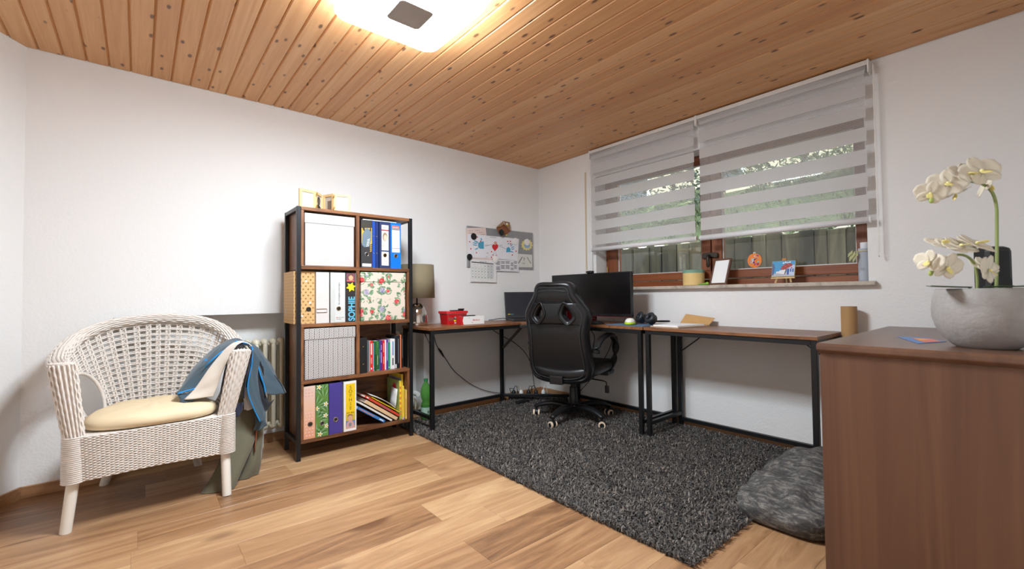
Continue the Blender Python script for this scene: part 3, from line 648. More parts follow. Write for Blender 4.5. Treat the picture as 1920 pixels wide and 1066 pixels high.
def nrm(fn,u,v):
    e = .004; a = fn(min(1,u+e),v)-fn(max(0,u-e),v); c = fn(u,min(1,v+e))-fn(u,max(0,v-e)); q = a.cross(c); return q.normalized() if q.length>1e-12 else Vector((0,1,0))
HOLES = [(.235,.27,.075,.36),(.765,.27,.075,.36)]
def inhole(u,v,g=1.0):
    return any(((u-a)/(c*g))**2+((v-b_)/(d*g))**2<1 and True for a,b_,c,d in HOLES)
ws = MB()
def strand(pts_uv,r,fn=SB,off=0.0,n_=4,mask=True):
    run = []
    for u,v in pts_uv+[(None,None)]:
        ok = u is not None and not (mask and inhole(u,v))
        if ok: run.append(fn(u,v)+(nrm(fn,u,v)*off if off else Vector((0,0,0))))
        elif run:
            if len(run)>1: ws.tube(run,r,n_,caps=False)
            run = []
# upright flat canes in pairs, thin rows across, slanted threads between each pair
us = [i/34 for i in range(3,32)]
for u in us:
    for du in (-.0052,.0052): strand([(u+du,j/26) for j in range(27)],.0048)
for j in range(1,16):
    v = j/16
    strand([(.06+.88*i/120,v-.0085) for i in range(121)],.0036,off=.004); strand([(.06+.88*i/120,v+.0085) for i in range(121)],.0036,off=-.004)
for u in us:
    for j in range(16): strand([(u-.0075,j/16+.004),(u+.0075,(j+1)/16-.004)],.0030,off=.003)
ws.build('woven_back',M_CANE,wc)
ws = MB()
for lo,hi in ((0.0,.062),(.938,1.0)):     # dense weave between the arm post and the side opening
    for j in range(40): strand([(lo+(hi-lo)*i/14,(j+.5)/40) for i in range(15)],.0042,off=.003*(1 if j%2 else -1))
for lo,hi in ((.06,.165),(.835,.94)):
    for j in range(36): strand([(lo+(hi-lo)*i/10,(j+.5)/36) for i in range(11)],.0036,off=.003*(1 if j%2 else -1))
ws.build('arm_weave',M_CANE,wc)
for a,b_,c,d in HOLES:
    p = [SB(a+c*math.cos(t),max(.01,b_+d*math.sin(t))) for t in np.linspace(0,2*math.pi,49)[:-1]]
    MB().tube(p,.0085,8,closed=True).build('opening_rim',M_CANE,wc,smooth=True)
def weave(fn,rows,stakes,r,amp,u0=0,u1=1,closed=False,nn=4):
    b = MB(); k = stakes*2
    for j in range(rows):
        v = (j+.5)/rows; path = []
        for i in range(k+(0 if closed else 1)):
            u = u0+(u1-u0)*i/k; path.append(fn(u,v)+nrm(fn,u,v)*(amp*(1 if (i//1+j*1)%2 else -1) if i%1==0 else 0))
        b.tube(path,r,nn,caps=False,closed=closed)
    return b
# rim band: canes running along it and weaving over stakes
def rimf(u,v):
    p = at(rim,u); t = (at(rim,min(1,u+.004))-at(rim,max(0,u-.004))).normalized()
    w = min(1,max(0,(abs(u-.5)-.18)/.2)); out = Vector((p.x+3.055,p.y+.33,0)); out = out.normalized()
    a = 2*math.pi*v; side = t.cross(Vector((0,0,1))).normalized(); up = side.cross(t).normalized()
    return p+side*(math.cos(a)*.030)+up*(math.sin(a)*.021)
MB().grid([[rimf(i/90,j/12) for j in range(12)] for i in range(91)],True).build('rim_core',M_CANE,wc,smooth=True)
b = MB()
for j in range(16):
    path = []
    for i in range(141):
        u = i/140; p = rimf(u,j/16); c = at(rim,u); path.append(c+(p-c)*(1.05 if ((i//2)+j)%2 else 1.18))
    b.tube(path,.0042,4,caps=False)
b.build('rim_weave',M_CANE,wc)
# arm posts
for s,(b0,t0) in ((-1,((-3.333,-.618,.385),(-3.374,-.628,.712))),(1,((-2.787,-.618,.385),(-2.722,-.628,.712)))):
    b0,t0 = Vector(b0),Vector(t0); d = t0-b0; sx = Vector((1,0,0)); sy = Vector((0,1,0))
    def pf(u,v,b0=b0,d=d): a = 2*math.pi*u; k = .72+.28*v; return b0+d*v+sx*(math.cos(a)*.040*k)+sy*(math.sin(a)*.030*k)
    MB().grid([[pf(j/14,i/10)*1 for j in range(14)] for i in range(11)],True).build('post_core',M_CANE,wc,smooth=True)
    b = MB()
    for j in range(18):
        path = []
        for i in range(33):
            v = i/32; c = b0+d*v; p = pf(j/18,v); path.append(c+(p-c)*(1.04 if ((i//2)+j)%2 else 1.12))
        b.tube(path,.0046,4)
    b.prism([t0+sx*(math.cos(2*math.pi*i/14)*.042)+sy*(math.sin(2*math.pi*i/14)*.032) for i in range(14)],d.normalized()*.006)
    b.build('arm_post',M_CANE,wc)
# seat apron, woven rows round the seat
ring = catmull([(-3.345,-.628,0),(-3.06,-.652,0),(-2.772,-.628,0),(-2.765,-.40,0),(-2.80,-.20,0),(-2.95,-.115,0),(-3.06,-.105,0),(-3.17,-.115,0),(-3.29,-.20,0),(-3.34,-.40,0)],12,True); ring.append(ring[0])
def apf(u,v):
    p = at(ring,u); s = .97+.03*v; q = Vector((-3.057+(p.x+3.057)*s,-.36+(p.y+.36)*s,0))
    sag = .018*math.sin(min(1,max(0,u/.2))*math.pi) if u<.2 else 0
    q.z = .205+.195*v+sag*(1-v)*.6; return q
MB().grid([[Vector((-3.057+(apf(j/80,i/6).x+3.057)*.972,-.36+(apf(j/80,i/6).y+.36)*.972,apf(j/80,i/6).z)) for j in range(80)] for i in range(7)],True).build('apron_core',M_CANE,wc,smooth=True)
wb = MB(); k = 210
for j in range(34):
    path = []
    for i in range(k):
        u = i/k; v = (j+.5)/34; p = apf(u,v); nn_ = nrm(apf,min(.995,max(.005,u)),v); path.append(p-nn_*(.0035+(.003 if (i+j)%2 else -.0022)))
    wb.tube(path,.0032,4,closed=True,caps=False)
wb.build('apron_weave',M_CANE,wc)
# wrapped corners
for x in (-3.335,-2.782):
    b = MB()
    for j in range(24): b.lathe([(.0365,.205+j*.0082),(.041,.209+j*.0082),(.0365,.213+j*.0082)],(x,-.615,0),16,cap=False,sy=.85)
    b.build('corner_wrap',M_CANE,wc,smooth=True)
MB().prism([(p.x*.97-3.057*.03,p.y*.97-.36*.03,.385) for p in ring[:-1]],(0,0,.012)).build('seat_frame',M_CANE,wc)
for a,c in (((-3.335,-.605,.22),(-3.357,-.612,0)),((-2.785,-.605,.22),(-2.782,-.642,0)),((-3.20,-.17,.24),(-3.262,-.055,0)),((-2.90,-.17,.24),(-2.85,-.055,0))):
    MB().tube([a,c],[.0215,.0195],12).build('leg',M_LEGW,wc,auto=40)
# cushion
G = []
cr = catmull([(-3.30,-.585,0),(-3.06,-.665,0),(-2.83,-.60,0),(-2.815,-.40,0),(-2.87,-.22,0),(-3.05,-.165,0),(-3.22,-.21,0),(-3.305,-.38,0)],10,True)
cc = Vector((-3.06,-.40,0)); b = MB()
for s,z in ((.87,.399),(.95,.408),(.965,.425),(.95,.443),(.87,.456),(.7,.464),(.4,.468),(.1,.469)):
    G.append([cc+(p-cc)*s+Vector((0,0,z+.003*math.sin(p.x*31+p.y*17+s*5)*(z>.44))) for p in cr])
b.grid(G,True); k = len(cr); b.f.append(tuple(range(k))[::-1]); b.f.append(tuple(range(len(b.v)-k,len(b.v))))
tag(b.build('seat_cushion',S(226,204,168,.75,bump=.15,bs=60),smooth=True),'thin cream seat cushion on the white wicker armchair','cushion')
# ============================================================ CLOTHES OVER THE CHAIR ARM
def sheet(name,rows,mat,parent=None,nu=6,nv=6,th=.004,fold=.004,seed=1,fq=60):
    R = [catmull(r,nu) for r in rows]; cols = [catmull([R[i][j] for i in range(len(R))],nv) for j in range(len(R[0]))]
    G = [[cols[j][i].copy() for j in range(len(cols))] for i in range(len(cols[0]))]
    for i,row in enumerate(G):
        for j,p in enumerate(row): p += Vector((.6,1,.3))*(fold*math.sin(j*.55+seed+i*.12)*math.sin(i*.21+seed*2)+fold*.7*math.sin(j*.9-i*.5+seed*3))
    b = MB().grid(G); o = b.build(name,mat,parent,smooth=True,solid=th); return o,G
def m_fabric(name,rgb,sc=500):
    n = N(name); o_ = n.obj(); c = lin(*rgb); f = n.noise(o_,float(sc),2.0); n.col(n.mix(f,tuple(x*.82 for x in c),tuple(min(1,x*1.15) for x in c))); n.rough(.9); n.b.inputs['Sheen Weight'].default_value = .2; n.bump(f,.25,.001); return n.m
M_JK = m_fabric('jacket_fleece',(66,84,96)); M_JKL = m_fabric('jacket_lining',(30,32,40)); M_TRIM = S(18,140,214,.5); M_OLV = m_fabric('olive_cotton',(104,98,78)); M_CRM = m_fabric('cream_cotton',(222,210,196)); M_NVY = m_fabric('navy_cotton',(40,42,66)); M_TEE = m_fabric('white_cotton',(204,200,200))
def A3(px,py,y): return hA(px,py,y)
jk = thing('fleece_jacket','blue-grey fleece jacket with bright blue zip trim draped over the chair arm','jacket',(-2.72,-.4,.45))
# outer shell: arch over arm, from the seat side over the arm to the outer side
rows = [[A3(330,740,-.44),A3(368,692,-.43),A3(408,655,-.42),A3(440,640,-.42),A3(474,652,-.42),A3(506,688,-.42),A3(534,736,-.42)],
        [A3(336,732,-.36),A3(366,686,-.35),A3(404,652,-.34),A3(440,637,-.34),A3(476,648,-.34),A3(508,686,-.34),A3(535,737,-.34)],
        [A3(350,715,-.30),A3(372,684,-.29),A3(404,651,-.29),A3(440,635,-.29),A3(474,646,-.29),A3(504,684,-.29),A3(528,732,-.30)]]
sheet('shell',rows,M_JK,jk,seed=1,fold=.010)
# front facing: near panel inside the seat, turned collar edge
rows = [[A3(334,737,-.50),A3(380,722,-.515),A3(406,694,-.53),A3(424,662,-.53),A3(443,646,-.52)],
        [A3(331,736,-.47),A3(372,700,-.48),A3(400,672,-.485),A3(420,652,-.48),A3(442,640,-.475)],
        [A3(330,738,-.44),A3(368,692,-.44),A3(404,656,-.43),A3(424,644,-.43),A3(441,639,-.42)]]
_,G = sheet('front_panel',rows,M_JK,jk,seed=2,fold=.003)
MB().tube(G[0],.0042,6).build('zip_trim',M_TRIM,jk,smooth=True)
MB().tube([A3(384,688,-.508),A3(400,672,-.512),A3(414,660,-.51),A3(424,655,-.505)],.0032,6).build('pocket_trim',M_TRIM,jk,smooth=True)
rows = [[A3(334,738,-.49),A3(356,735,-.50),A3(378,722,-.51)],[A3(338,748,-.50),A3(354,748,-.515),A3(370,740,-.52)],[A3(334,757,-.505),A3(348,759,-.52),A3(358,756,-.525)]]
sheet('sleeve_cuff',rows,M_JK,jk,seed=4,fold=.003)
# outer side: open front with dark lining and second zip edge
rows = [[A3(441,639,-.50),A3(470,648,-.49),A3(482,682,-.48),A3(492,712,-.475),A3(498,738,-.47)],
        [A3(443,638,-.47),A3(473,647,-.46),A3(490,680,-.45),A3(504,714,-.45),A3(516,740,-.45)],
        [A3(445,637,-.44),A3(477,648,-.43),A3(503,686,-.43),A3(522,715,-.43),A3(534,737,-.43)]]
_,G = sheet('front_panel',rows,M_JK,jk,seed=5,fold=.003)
MB().tube(G[0],.0042,6).build('zip_trim',M_TRIM,jk,smooth=True)
MB().box(-.004,.004,-.004,.004,-.010,.008).xf(Matrix.Translation(A3(499,737,-.478))).build('zip_pull',S(150,150,152,.3,.8),jk)
rows = [[A3(476,662,-.475),A3(486,672,-.47),A3(495,690,-.465)],[A3(476,700,-.485),A3(486,708,-.47),A3(496,725,-.46)],[A3(478,748,-.483),A3(490,752,-.475),A3(504,752,-.46)],[A3(484,776,-.48),A3(496,774,-.47),A3(514,748,-.455)]]
sheet('lining',rows,M_JKL,jk,seed=3,fold=.004)
rows = [[A3(473,653,-.535),A3(478,658,-.52),A3(488,676,-.505)],[A3(472,680,-.535),A3(472,690,-.52),A3(482,704,-.505)],[A3(464,728,-.535),A3(474,735,-.52),A3(488,745,-.505)],[A3(476,766,-.53),A3(486,770,-.515),A3(495,772,-.50)],[A3(488,790,-.52),A3(490,790,-.515),A3(492,788,-.505)]]
_,G = sheet('zip_panel',rows,M_JK,jk,seed=6,fold=.002)
MB().tube([g[0] for g in G],.0034,6).build('zip_trim',M_TRIM,jk,smooth=True)
rows = [[A3(478,778,-.49),A3(488,776,-.48),A3(498,768,-.47)],[A3(480,790,-.495),A3(489,790,-.485),A3(498,786,-.475)],[A3(476,806,-.49),A3(486,806,-.485),A3(501,796,-.47)]]
sheet('sleeve',rows,M_JK,jk,seed=8,fold=.003)
MB().box(-.006,.006,-.001,.001,-.005,.005).xf(Matrix.Translation(A3(386,674,-.50))).build('emblem',M_TRIM,jk)
# cream top in front, lying over the arm post
top_ = [(-2.705,.752),(-2.682,.744),(-2.664,.728)]
rows = [[Vector((x,y,z)) for x,z in pr+top_] for y,pr in ((-.512,[(-2.948,.480),(-2.902,.532),(-2.852,.612),(-2.796,.692),(-2.746,.741)]),(-.546,[(-2.893,.482),(-2.862,.528),(-2.824,.606),(-2.782,.684),(-2.741,.738)]),(-.577,[(-2.836,.488),(-2.820,.530),(-2.797,.604),(-2.768,.676),(-2.736,.735)]))]
tag(sheet('cream_top',rows,M_CRM,seed=2,fold=.002)[0],'cream cotton top hanging over the chair arm in front of the blue jacket','clothing')
# navy shirt: lies over the arm under the cream top, hem showing on both sides of the post
prof = [(-2.800,.482),(-2.792,.545),(-2.776,.630),(-2.757,.690),(-2.735,.727),(-2.700,.737),(-2.676,.726),(-2.662,.690),(-2.672,.630),(-2.690,.540),(-2.698,.455)]
rows = [[Vector((x,y,z)) for x,z in prof] for y in (-.536,-.553,-.570)]
tag(sheet('navy_shirt',rows,M_NVY,seed=5,fold=.0015)[0],'navy shirt tucked between chair arm and cream top','clothing')
rows = [[A3(436,760,-.54),A3(446,756,-.54),A3(456,754,-.54)],[A3(434,770,-.54),A3(444,772,-.54),A3(454,768,-.54)],[A3(434,778,-.54),A3(442,781,-.54),A3(448,779,-.54)]]
tag(sheet('navy_sock',rows,M_NVY,seed=7,fold=.002)[0],'dark navy cloth end hanging below the navy shirt','clothing')
rows = [[A3(457,726,-.493),A3(464,726,-.493),A3(471,730,-.493)],[A3(456,746,-.493),A3(465,747,-.493),A3(475,750,-.493)],[A3(458,768,-.493),A3(466,768,-.493),A3(478,764,-.493)]]
tag(sheet('white_shirt',rows,M_TEE,seed=6,fold=.003)[0],'white shirt edge hanging between jacket and chair arm','clothing')
# olive trousers: two legs hanging down to the floor
tr = thing('trousers','olive green trousers hanging off the chair arm down to the floor','trousers',(-2.72,-.45,0))
def legt(pts,wx,seed,name='trouser_leg'):
    b = MB(); G = []; P_ = catmull(pts,8)
    for i,p in enumerate(P_):
        t = i/(len(P_)-1); row = []; rx = wx[0]+(wx[1]-wx[0])*t
        for j in range(20):
            a = 2*math.pi*j/20; f = 1+.16*math.sin(3*a+seed+t*4)+.08*math.sin(5*a-t*7+seed)
            row.append(p+Vector((math.cos(a)*rx*f,math.sin(a)*.035*f,0)))
        G.append(row)
    b.grid(G,True); b.f.append(tuple(range(20))); b.f.append(tuple(range(len(b.v)-20,len(b.v)))[::-1]); return b.build(name,M_OLV,tr,smooth=True)
legt([(-2.650,-.41,.685),(-2.657,-.41,.60),(-2.665,-.415,.45),(-2.672,-.42,.30),(-2.70,-.465,.19),(-2.755,-.515,.08),(-2.795,-.545,.003)],(.030,.075),1)
legt([(-2.630,-.37,.66),(-2.615,-.37,.55),(-2.608,-.37,.45),(-2.608,-.39,.30),(-2.628,-.42,.15),(-2.645,-.44,.06),(-2.672,-.445,.004)],(.032,.058),3)
tag(MB().tube([A3(481,790,-.468),A3(481,802,-.468),A3(480,815,-.468),A3(478,836,-.470),A3(477,846,-.470)],.011,8,flat=.35).build('leather_belt',S(150,84,52,.5),smooth=True),'brown leather belt end hanging beside the olive trousers','belt')
# ============================================================ flat prints
class Face:
    """a plane on a thing that carries flat print: origin, right, up"""
    def __init__(s,o,r,u,parent): s.o = Vector(o); s.r = Vector(r).normalized(); s.u = Vector(u).normalized(); s.n = s.r.cross(s.u); s.p = parent; s.k = 0
    def at(s,x,y,l): return s.o+s.r*x+s.u*y+s.n*l
    def poly(s,pts,mat,name='print',lift=.0005):
        b = MB(); b.add([s.at(x,y,lift) for x,y in pts],[tuple(range(len(pts)))]); return b.build(name,mat,s.p)
    def rect(s,x0,x1,y0,y1,mat,name='print',lift=.0005): return s.poly([(x0,y0),(x1,y0),(x1,y1),(x0,y1)],mat,name,lift)
    def holed(s,x0,x1,y0,y1,hx,hy,mat,name='print',lift=.0004):
        b = solid2d([rc(x0,x1,y0,y1),circ(hx,hy,.0118,20)],.001,.0002,M=Matrix(((s.r.x,-s.n.x,s.u.x,s.o.x),(s.r.y,-s.n.y,s.u.y,s.o.y),(s.r.z,-s.n.z,s.u.z,s.o.z),(0,0,0,1)))); return b.build(name,mat,s.p)
    def ell(s,x,y,rx,ry,mat,name='print',lift=.0008,n=16): return s.poly([(x+rx*math.cos(2*math.pi*i/n),y+ry*math.sin(2*math.pi*i/n)) for i in range(n)],mat,name,lift)
    def multi(s,polys,mat,name='print',lift=.0008):
        b = MB()
        if len(polys)<13:
            for pts in polys: s.poly(pts,mat,name,lift)
            return
        for pts in polys: b.add([s.at(x,y,lift) for x,y in pts],[tuple(range(len(pts)))])
        o = b.build(name,mat,s.p); o['kind'] = 'stuff'; return o
    def text(s,body,size,x,y,mat,lift=.0010,align='LEFT',rot=False,name='lettering',bold=0.0,sx=1.0):
        r,u = (s.u,-s.r) if rot else (s.r,s.u); return text(body,size,s.at(x,y,0),r,u,mat,s.p,name,align,lift,sx,bold)
def rc(x0,x1,y0,y1): return [(x0,y0),(x1,y0),(x1,y1),(x0,y1)]
def circ(x,y,r,n=12): return [(x+r*math.cos(2*math.pi*i/n),y+r*math.sin(2*math.pi*i/n)) for i in range(n)]
def star(x,y,r0,r1,k,a0=0.0): return [(x+(r0 if i%2==0 else r1)*math.cos(a0+math.pi*i/k),y+(r0 if i%2==0 else r1)*math.sin(a0+math.pi*i/k)) for i in range(2*k)]
def heart(x,y,s): return [(x+s*dx,y+s*dy) for dx,dy in ((0,-1),(.55,-.35),(.95,.2),(.85,.65),(.5,.85),(.15,.7),(0,.45),(-.15,.7),(-.5,.85),(-.85,.65),(-.95,.2),(-.55,-.35))]
INK = S(40,40,44,.8); GREY = S(120,120,124,.8); REDP = S(200,30,36,.7); SKIN = S(214,160,130,.7); HAIRB = S(74,50,36,.8); M_EDGE = S(228,222,210,.9); M_CHROME = S(210,208,204,.22,.95)
PZ = (0,0,1); PX = (1,0,0)
def binder(label,x0,x1,z0,mat,yf=-.393,h=.318,d=.272,hole=.088,hx=None,ring=M_CHROME,group=None,name='ring_binder'):
    xc = (x0+x1)/2; t = thing(name,label,'binder',(xc,yf+d/2,z0),0,group); w = .0028
    sides = MB().box(x0,x0+w,yf+.003,yf+d,z0,z0+h).box(x1-w,x1,yf+.003,yf+d,z0,z0+h)
    if hole:
        c = Vector((hx if hx else xc,yf,z0+hole)); sp_ = solid2d([rc(x0,x1,z0,z0+h),circ(c.x,c.z,.0115,20)],.003,.0003,M=Matrix.Translation((0,yf+.0015,0))); sides.add(sp_.v,sp_.f)
        MB().tube([c+Vector((math.cos(a)*.0125,-.0004,math.sin(a)*.0125)) for a in np.linspace(0,2*math.pi,21)[:-1]],.0022,6,closed=True).build('finger_ring',ring,t,smooth=True)
    else: sides.box(x0,x1,yf,yf+.003,z0,z0+h)
    sides.build('cover',mat,t)
    MB().box(x0+.006,x1-.010,yf+.03,yf+d-.008,z0+.004,z0+h-.02).build('paper_stack',M_EDGE,t)
    return t,Face((x0,yf,z0),PX,PZ,t),x1-x0
# ---- row 1
def box_lid(name,label,x0,x1,z0,z1,mat,lidh,yf=-.392,yb=-.118,handle=False,cat='box'):
    t = thing(name,label,cat,((x0+x1)/2,(yf+yb)/2,z0))
    MB().box(x0+.004,x1-.004,yf+.004,yb-.004,z0,z1-lidh+.004,bev=.004).build('body',mat,t)
    MB().box(x0,x1,yf,yb,z1-lidh,z1,bev=.004).build('lid',mat,t); return t
box_lid('storage_box','plain white fabric storage box in the top shelf row',-2.352,-2.042,1.1795,1.505,S(192,187,184,.85,bump=.3,bs=500),.062)
t,F,w = binder('lever arch binder with a zebra picture spine in the top shelf row',-2.0,-1.924,1.1795,S(50,48,50,.5))
F.rect(.002,w-.002,.16,.29,S(206,160,52,.6)); F.poly([(.004,.15),(.02,.135),(w-.02,.14),(w-.008,.19),(w-.006,.235),(w-.03,.265),(.03,.26),(.008,.22)],S(104,122,134,.6),lift=.0008)
F.poly([(.002,.262),(w-.002,.268),(w-.002,.314),(.002,.314)],S(56,50,44,.6),lift=.0009)
for s,x in ((-1,.012),(1,w-.02)): F.poly([(x,.25),(x+.006*s,.275),(x+.012,.262),(x+.012,.24)],S(40,40,44,.6),lift=.0012)
F.multi([[(.034+.002*i,.140+i*.011),(.052+.002*i,.146+i*.011),(.050+.002*i,.150+i*.011),(.033+.002*i,.144+i*.011)] for i in range(5)],S(226,224,218,.6),lift=.0013)
F.multi([[(w-.016,.105+i*.012),(w-.004,.112+i*.012),(w-.006,.117+i*.012),(w-.016,.111+i*.012)] for i in range(5)],S(214,176,60,.6),lift=.0013)
F.rect(.007,w-.007,.006,.026,S(236,232,226,.7),'label_strip')
for k,(a,c,m_) in enumerate(((-1.917,-1.899,S(24,74,172,.45)),(-1.897,-1.876,S(22,46,104,.45)))):
    t,F,w = binder('slim bright blue ring binder beside the zebra binder' if k==0 else 'slim navy ring binder between two blue ones',a,c,1.1795,m_,yf=-.38,hole=0)
    for z in (.10,.215): put_disc('rivet',(a+w*.5,-.38,1.1795+z),.0035,(0,-1,0),M_CHROME,t,10,.001)
t,F,w = binder('dark navy lever arch binder with a portrait on its label',-1.872,-1.796,1.1795,S(40,54,96,.45),hole=.088,ring=S(190,150,70,.3,.8))
F.rect(.014,w-.012,.122,.296,S(238,234,230,.6),'spine_label'); F.rect(.014,w-.012,.256,.264,S(160,40,50,.6),lift=.0008); F.text('gwc',.016,.026,.274,INK)
F.rect(.014,w-.012,.124,.254,S(214,208,206,.6),lift=.0008); F.ell(.038,.215,.017,.030,S(150,124,98,.7),lift=.0011); F.ell(.041,.208,.0125,.021,S(228,186,160,.7),lift=.0014); F.poly([(.016,.126),(.016,.17),(.03,.182),(.052,.172),(.060,.15),(.060,.126)],S(206,210,222,.7),lift=.0012); F.poly([(.018,.150),(.030,.182),(.036,.186),(.028,.140)],S(226,186,162,.7),lift=.0016)
F.holed(.014,w-.012,.018,.112,w/2,.088,S(238,234,230,.6),'spine_label'); F.multi([circ(.028+.005*i,.058-.0055*i,.0022,8) for i in range(4)]+[circ(.043+.005*i,.0415+.0065*i,.0022,8) for i in range(1,4)],S(150,30,40,.7))
t,F,w = binder('bright blue lever arch binder with a white ruled label',-1.793,-1.716,1.1795,S(0,110,206,.4),ring=S(190,150,70,.3,.8))
F.rect(.010,w-.009,.112,.30,S(240,238,236,.6),'spine_label'); F.rect(.010,w-.009,.266,.30,S(150,150,154,.6),lift=.0007); F.rect(.013,w-.012,.280,.296,S(206,60,52,.6),lift=.0009); F.text('rado-plast',.011,.015,.284,M_WHITE,bold=.0002); F.text('rado plast',.009,.017,.269,INK)
F.multi([rc(.010,w-.009,.146+.0135*i,.1466+.0135*i) for i in range(9)]+[rc(.010+.0115*i,.0105+.0115*i,.146,.266) for i in range(1,5)],S(206,196,200,.7)); F.rect(.010,w-.009,.138,.142,GREY,lift=.0009)
tag(MB().box(-1.985,-1.745,-.385,-.15,1.4985,1.5045).build('paper_sheet',M_PAPER),'white papers lying flat on top of the blue binders','paper')
# ---- row 2
n = N('kraft_polka_dots'); o_ = n.sep(n.obj()); u = n.math('ADD',o_[0],o_[1]); p_ = .0285
def lattice(ox,oz):
    a = n.math('SUBTRACT',n.math('FRACT',n.math('ADD',n.math('DIVIDE',u,p_),ox)),.5); c = n.math('SUBTRACT',n.math('FRACT',n.math('ADD',n.math('DIVIDE',o_[2],p_*1.35),oz)),.5)
    return n.math('LESS_THAN',n.math('ADD',n.math('POWER',a,2.0),n.math('MULTIPLY',n.math('POWER',c,2.0),1.82)),.036)
dts = n.math('MAXIMUM',lattice(0.0,0.0),lattice(.5,.5)); n.col(n.mix(dts,lin(208,166,112),lin(150,112,60))); n.rough(n.math('SUBTRACT',.7,n.math('MULTIPLY',dts,.35)))
t,F,w = binder('kraft brown polka-dot file box poking out of the shelf side',-2.408,-2.287,.8225,n.m,yf=-.372,d=.244,h=.322,hx=-2.323,ring=M_DARK)
F.multi([circ(.070,.262,.0062),circ(.093,.128,.0062),circ(.048,.048,.0062)],M_WHITE); F.rect(.064,.096,.016,.020,S(186,146,92,.7))
Fs = Face((-2.408,-.128,.8225),(0,-1,0),PZ,t); Fs.rect(.040,.058,.05,.09,S(196,184,170,.7),'label_strip')
t,F,w = binder('plain white magazine file with a brass label holder',-2.285,-2.207,.8225,S(208,200,195,.7),hole=0,name='magazine_file')
fr = [(.003,.066),(.064,.066),(.064,.088),(.003,.088)]; MB().tube([F.at(x,z,.001) for x,z in fr],.0022,4,closed=True).build('label_holder',S(132,104,70,.35,.7),t)
t,F,w = binder('pale grey lever arch binder with small vertical print',-2.198,-2.106,.8225,S(196,196,192,.5),hx=-2.147,ring=S(150,120,70,.3,.7))
F.holed(.028,w-.002,.004,.314,.051,.088,S(204,204,200,.5)); F.text('die wichtigsten unterlagen',.0135,.057,.112,INK,rot=True,lift=.0012); F.rect(.036,.042,.0285,.0345,S(220,80,50,.7),lift=.0012); F.text('verbraucher',.008,.045,.0285,INK,lift=.0012); F.text('finanzplan',.008,.036,.019,INK,lift=.0012)
t,F,w = binder('black binder spelling a name in big light blue letters',-2.103,-2.036,.8225,S(46,40,40,.4),hole=0)
F.rect(.004,w-.006,.262,.316,S(120,70,84,.6)); F.ell(.034,.288,.015,.021,S(206,150,110,.7)); F.ell(.034,.300,.014,.012,S(96,66,48,.7),lift=.0010); F.ell(.034,.287,.0125,.016,S(214,162,124,.7),lift=.0012); F.poly([(.006,.262),(.012,.272),(.03,.268),(.05,.272),(.058,.262)],S(226,96,92,.7),lift=.0013)
F.poly(star(.034,.226,.033,.018,6,.2),S(250,208,10,.6),lift=.0022); F.text('SOPHIE',.058,.058,.006,S(94,182,218,.6),rot=True,lift=.0016,bold=.0016,sx=.83)
MB().box(-2.038,-2.0365,-.394,-.39,.8225,1.14).build('cover_edge',S(200,196,196,.4),t)
n = N('rose_print'); o_ = n.obj(); sx = n.sep(o_); v2 = n.comb(n.math('ADD',sx[0],sx[1]),0.0,sx[2])
nz = n.noise(v2,60.0,3.0); vd = n.voro(v2,17.0,.7); vc = n.voro(v2,17.0,.7,'Color')
leaf = n.math('LESS_THAN',n.math('ADD',vd,n.math('MULTIPLY',nz,.35)),.72); lz = n.math('GREATER_THAN',n.noise(v2,40.0,2.0),.46)
cg = n.ramp(n.noise(v2,90.0,3.0),[(.35,lin(66,98,72)),(.6,lin(140,168,128))]); c0 = n.mix(n.math('MULTIPLY',leaf,lz),lin(214,198,182),cg)
rose = n.math('LESS_THAN',n.math('ADD',vd,n.math('MULTIPLY',nz,.12)),.40); pet = n.noise(v2,75.0,2.0,.5,2.0)
cs = n.sep(vc); cr1 = n.ramp(pet,[(.38,lin(172,36,44)),(.55,lin(216,76,78)),(.7,lin(238,160,150))]); cr2 = n.ramp(pet,[(.4,lin(112,116,158)),(.6,lin(196,178,186))])
n.col(n.mix(rose,c0,n.mix(n.math('GREATER_THAN',cs[0],.62),cr1,cr2))); n.rough(.6); M_ROSE = n.m
t = box_lid('rose_box','cream storage box printed with red roses and leaves',-2.004,-1.678,.8225,1.149,M_ROSE,.066)
# ---- row 3
n = N('herringbone_print'); o_ = n.sep(n.obj()); u = n.math('ADD',o_[0],o_[1]); p_ = .0295
tri = n.math('ABSOLUTE',n.math('SUBTRACT',n.math('FRACT',n.math('DIVIDE',u,p_)),.5))
ln_ = n.math('LESS_THAN',n.math('FRACT',n.math('ADD',n.math('DIVIDE',o_[2],.0105),n.math('MULTIPLY',tri,2.6))),.33)
col_ = n.math('GREATER_THAN',tri,.455); col2 = n.math('LESS_THAN',tri,.03); dash = n.math('LESS_THAN',n.math('FRACT',n.math('DIVIDE',o_[2],.0105)),.6)
k_ = n.math('MAXIMUM',ln_,n.math('MULTIPLY',n.math('MAXIMUM',col_,col2),dash)); n.col(n.mix(k_,lin(214,208,204),lin(46,40,44))); n.rough(.75)
box_lid('herringbone_box','white storage box with a black herringbone print',-2.353,-2.038,.4785,.792,n.m,.070)
t,F,w = binder('black folder with two brass rivets beside the paperbacks',-2.006,-1.958,.4785,S(24,23,24,.5),yf=-.385,h=.235,d=.21,hole=0)
for z in (.06,.175): put_disc('rivet',F.at(w*.45,z,0),.004,(0,-1,0),S(196,160,90,.3,.8),t,10,.001)
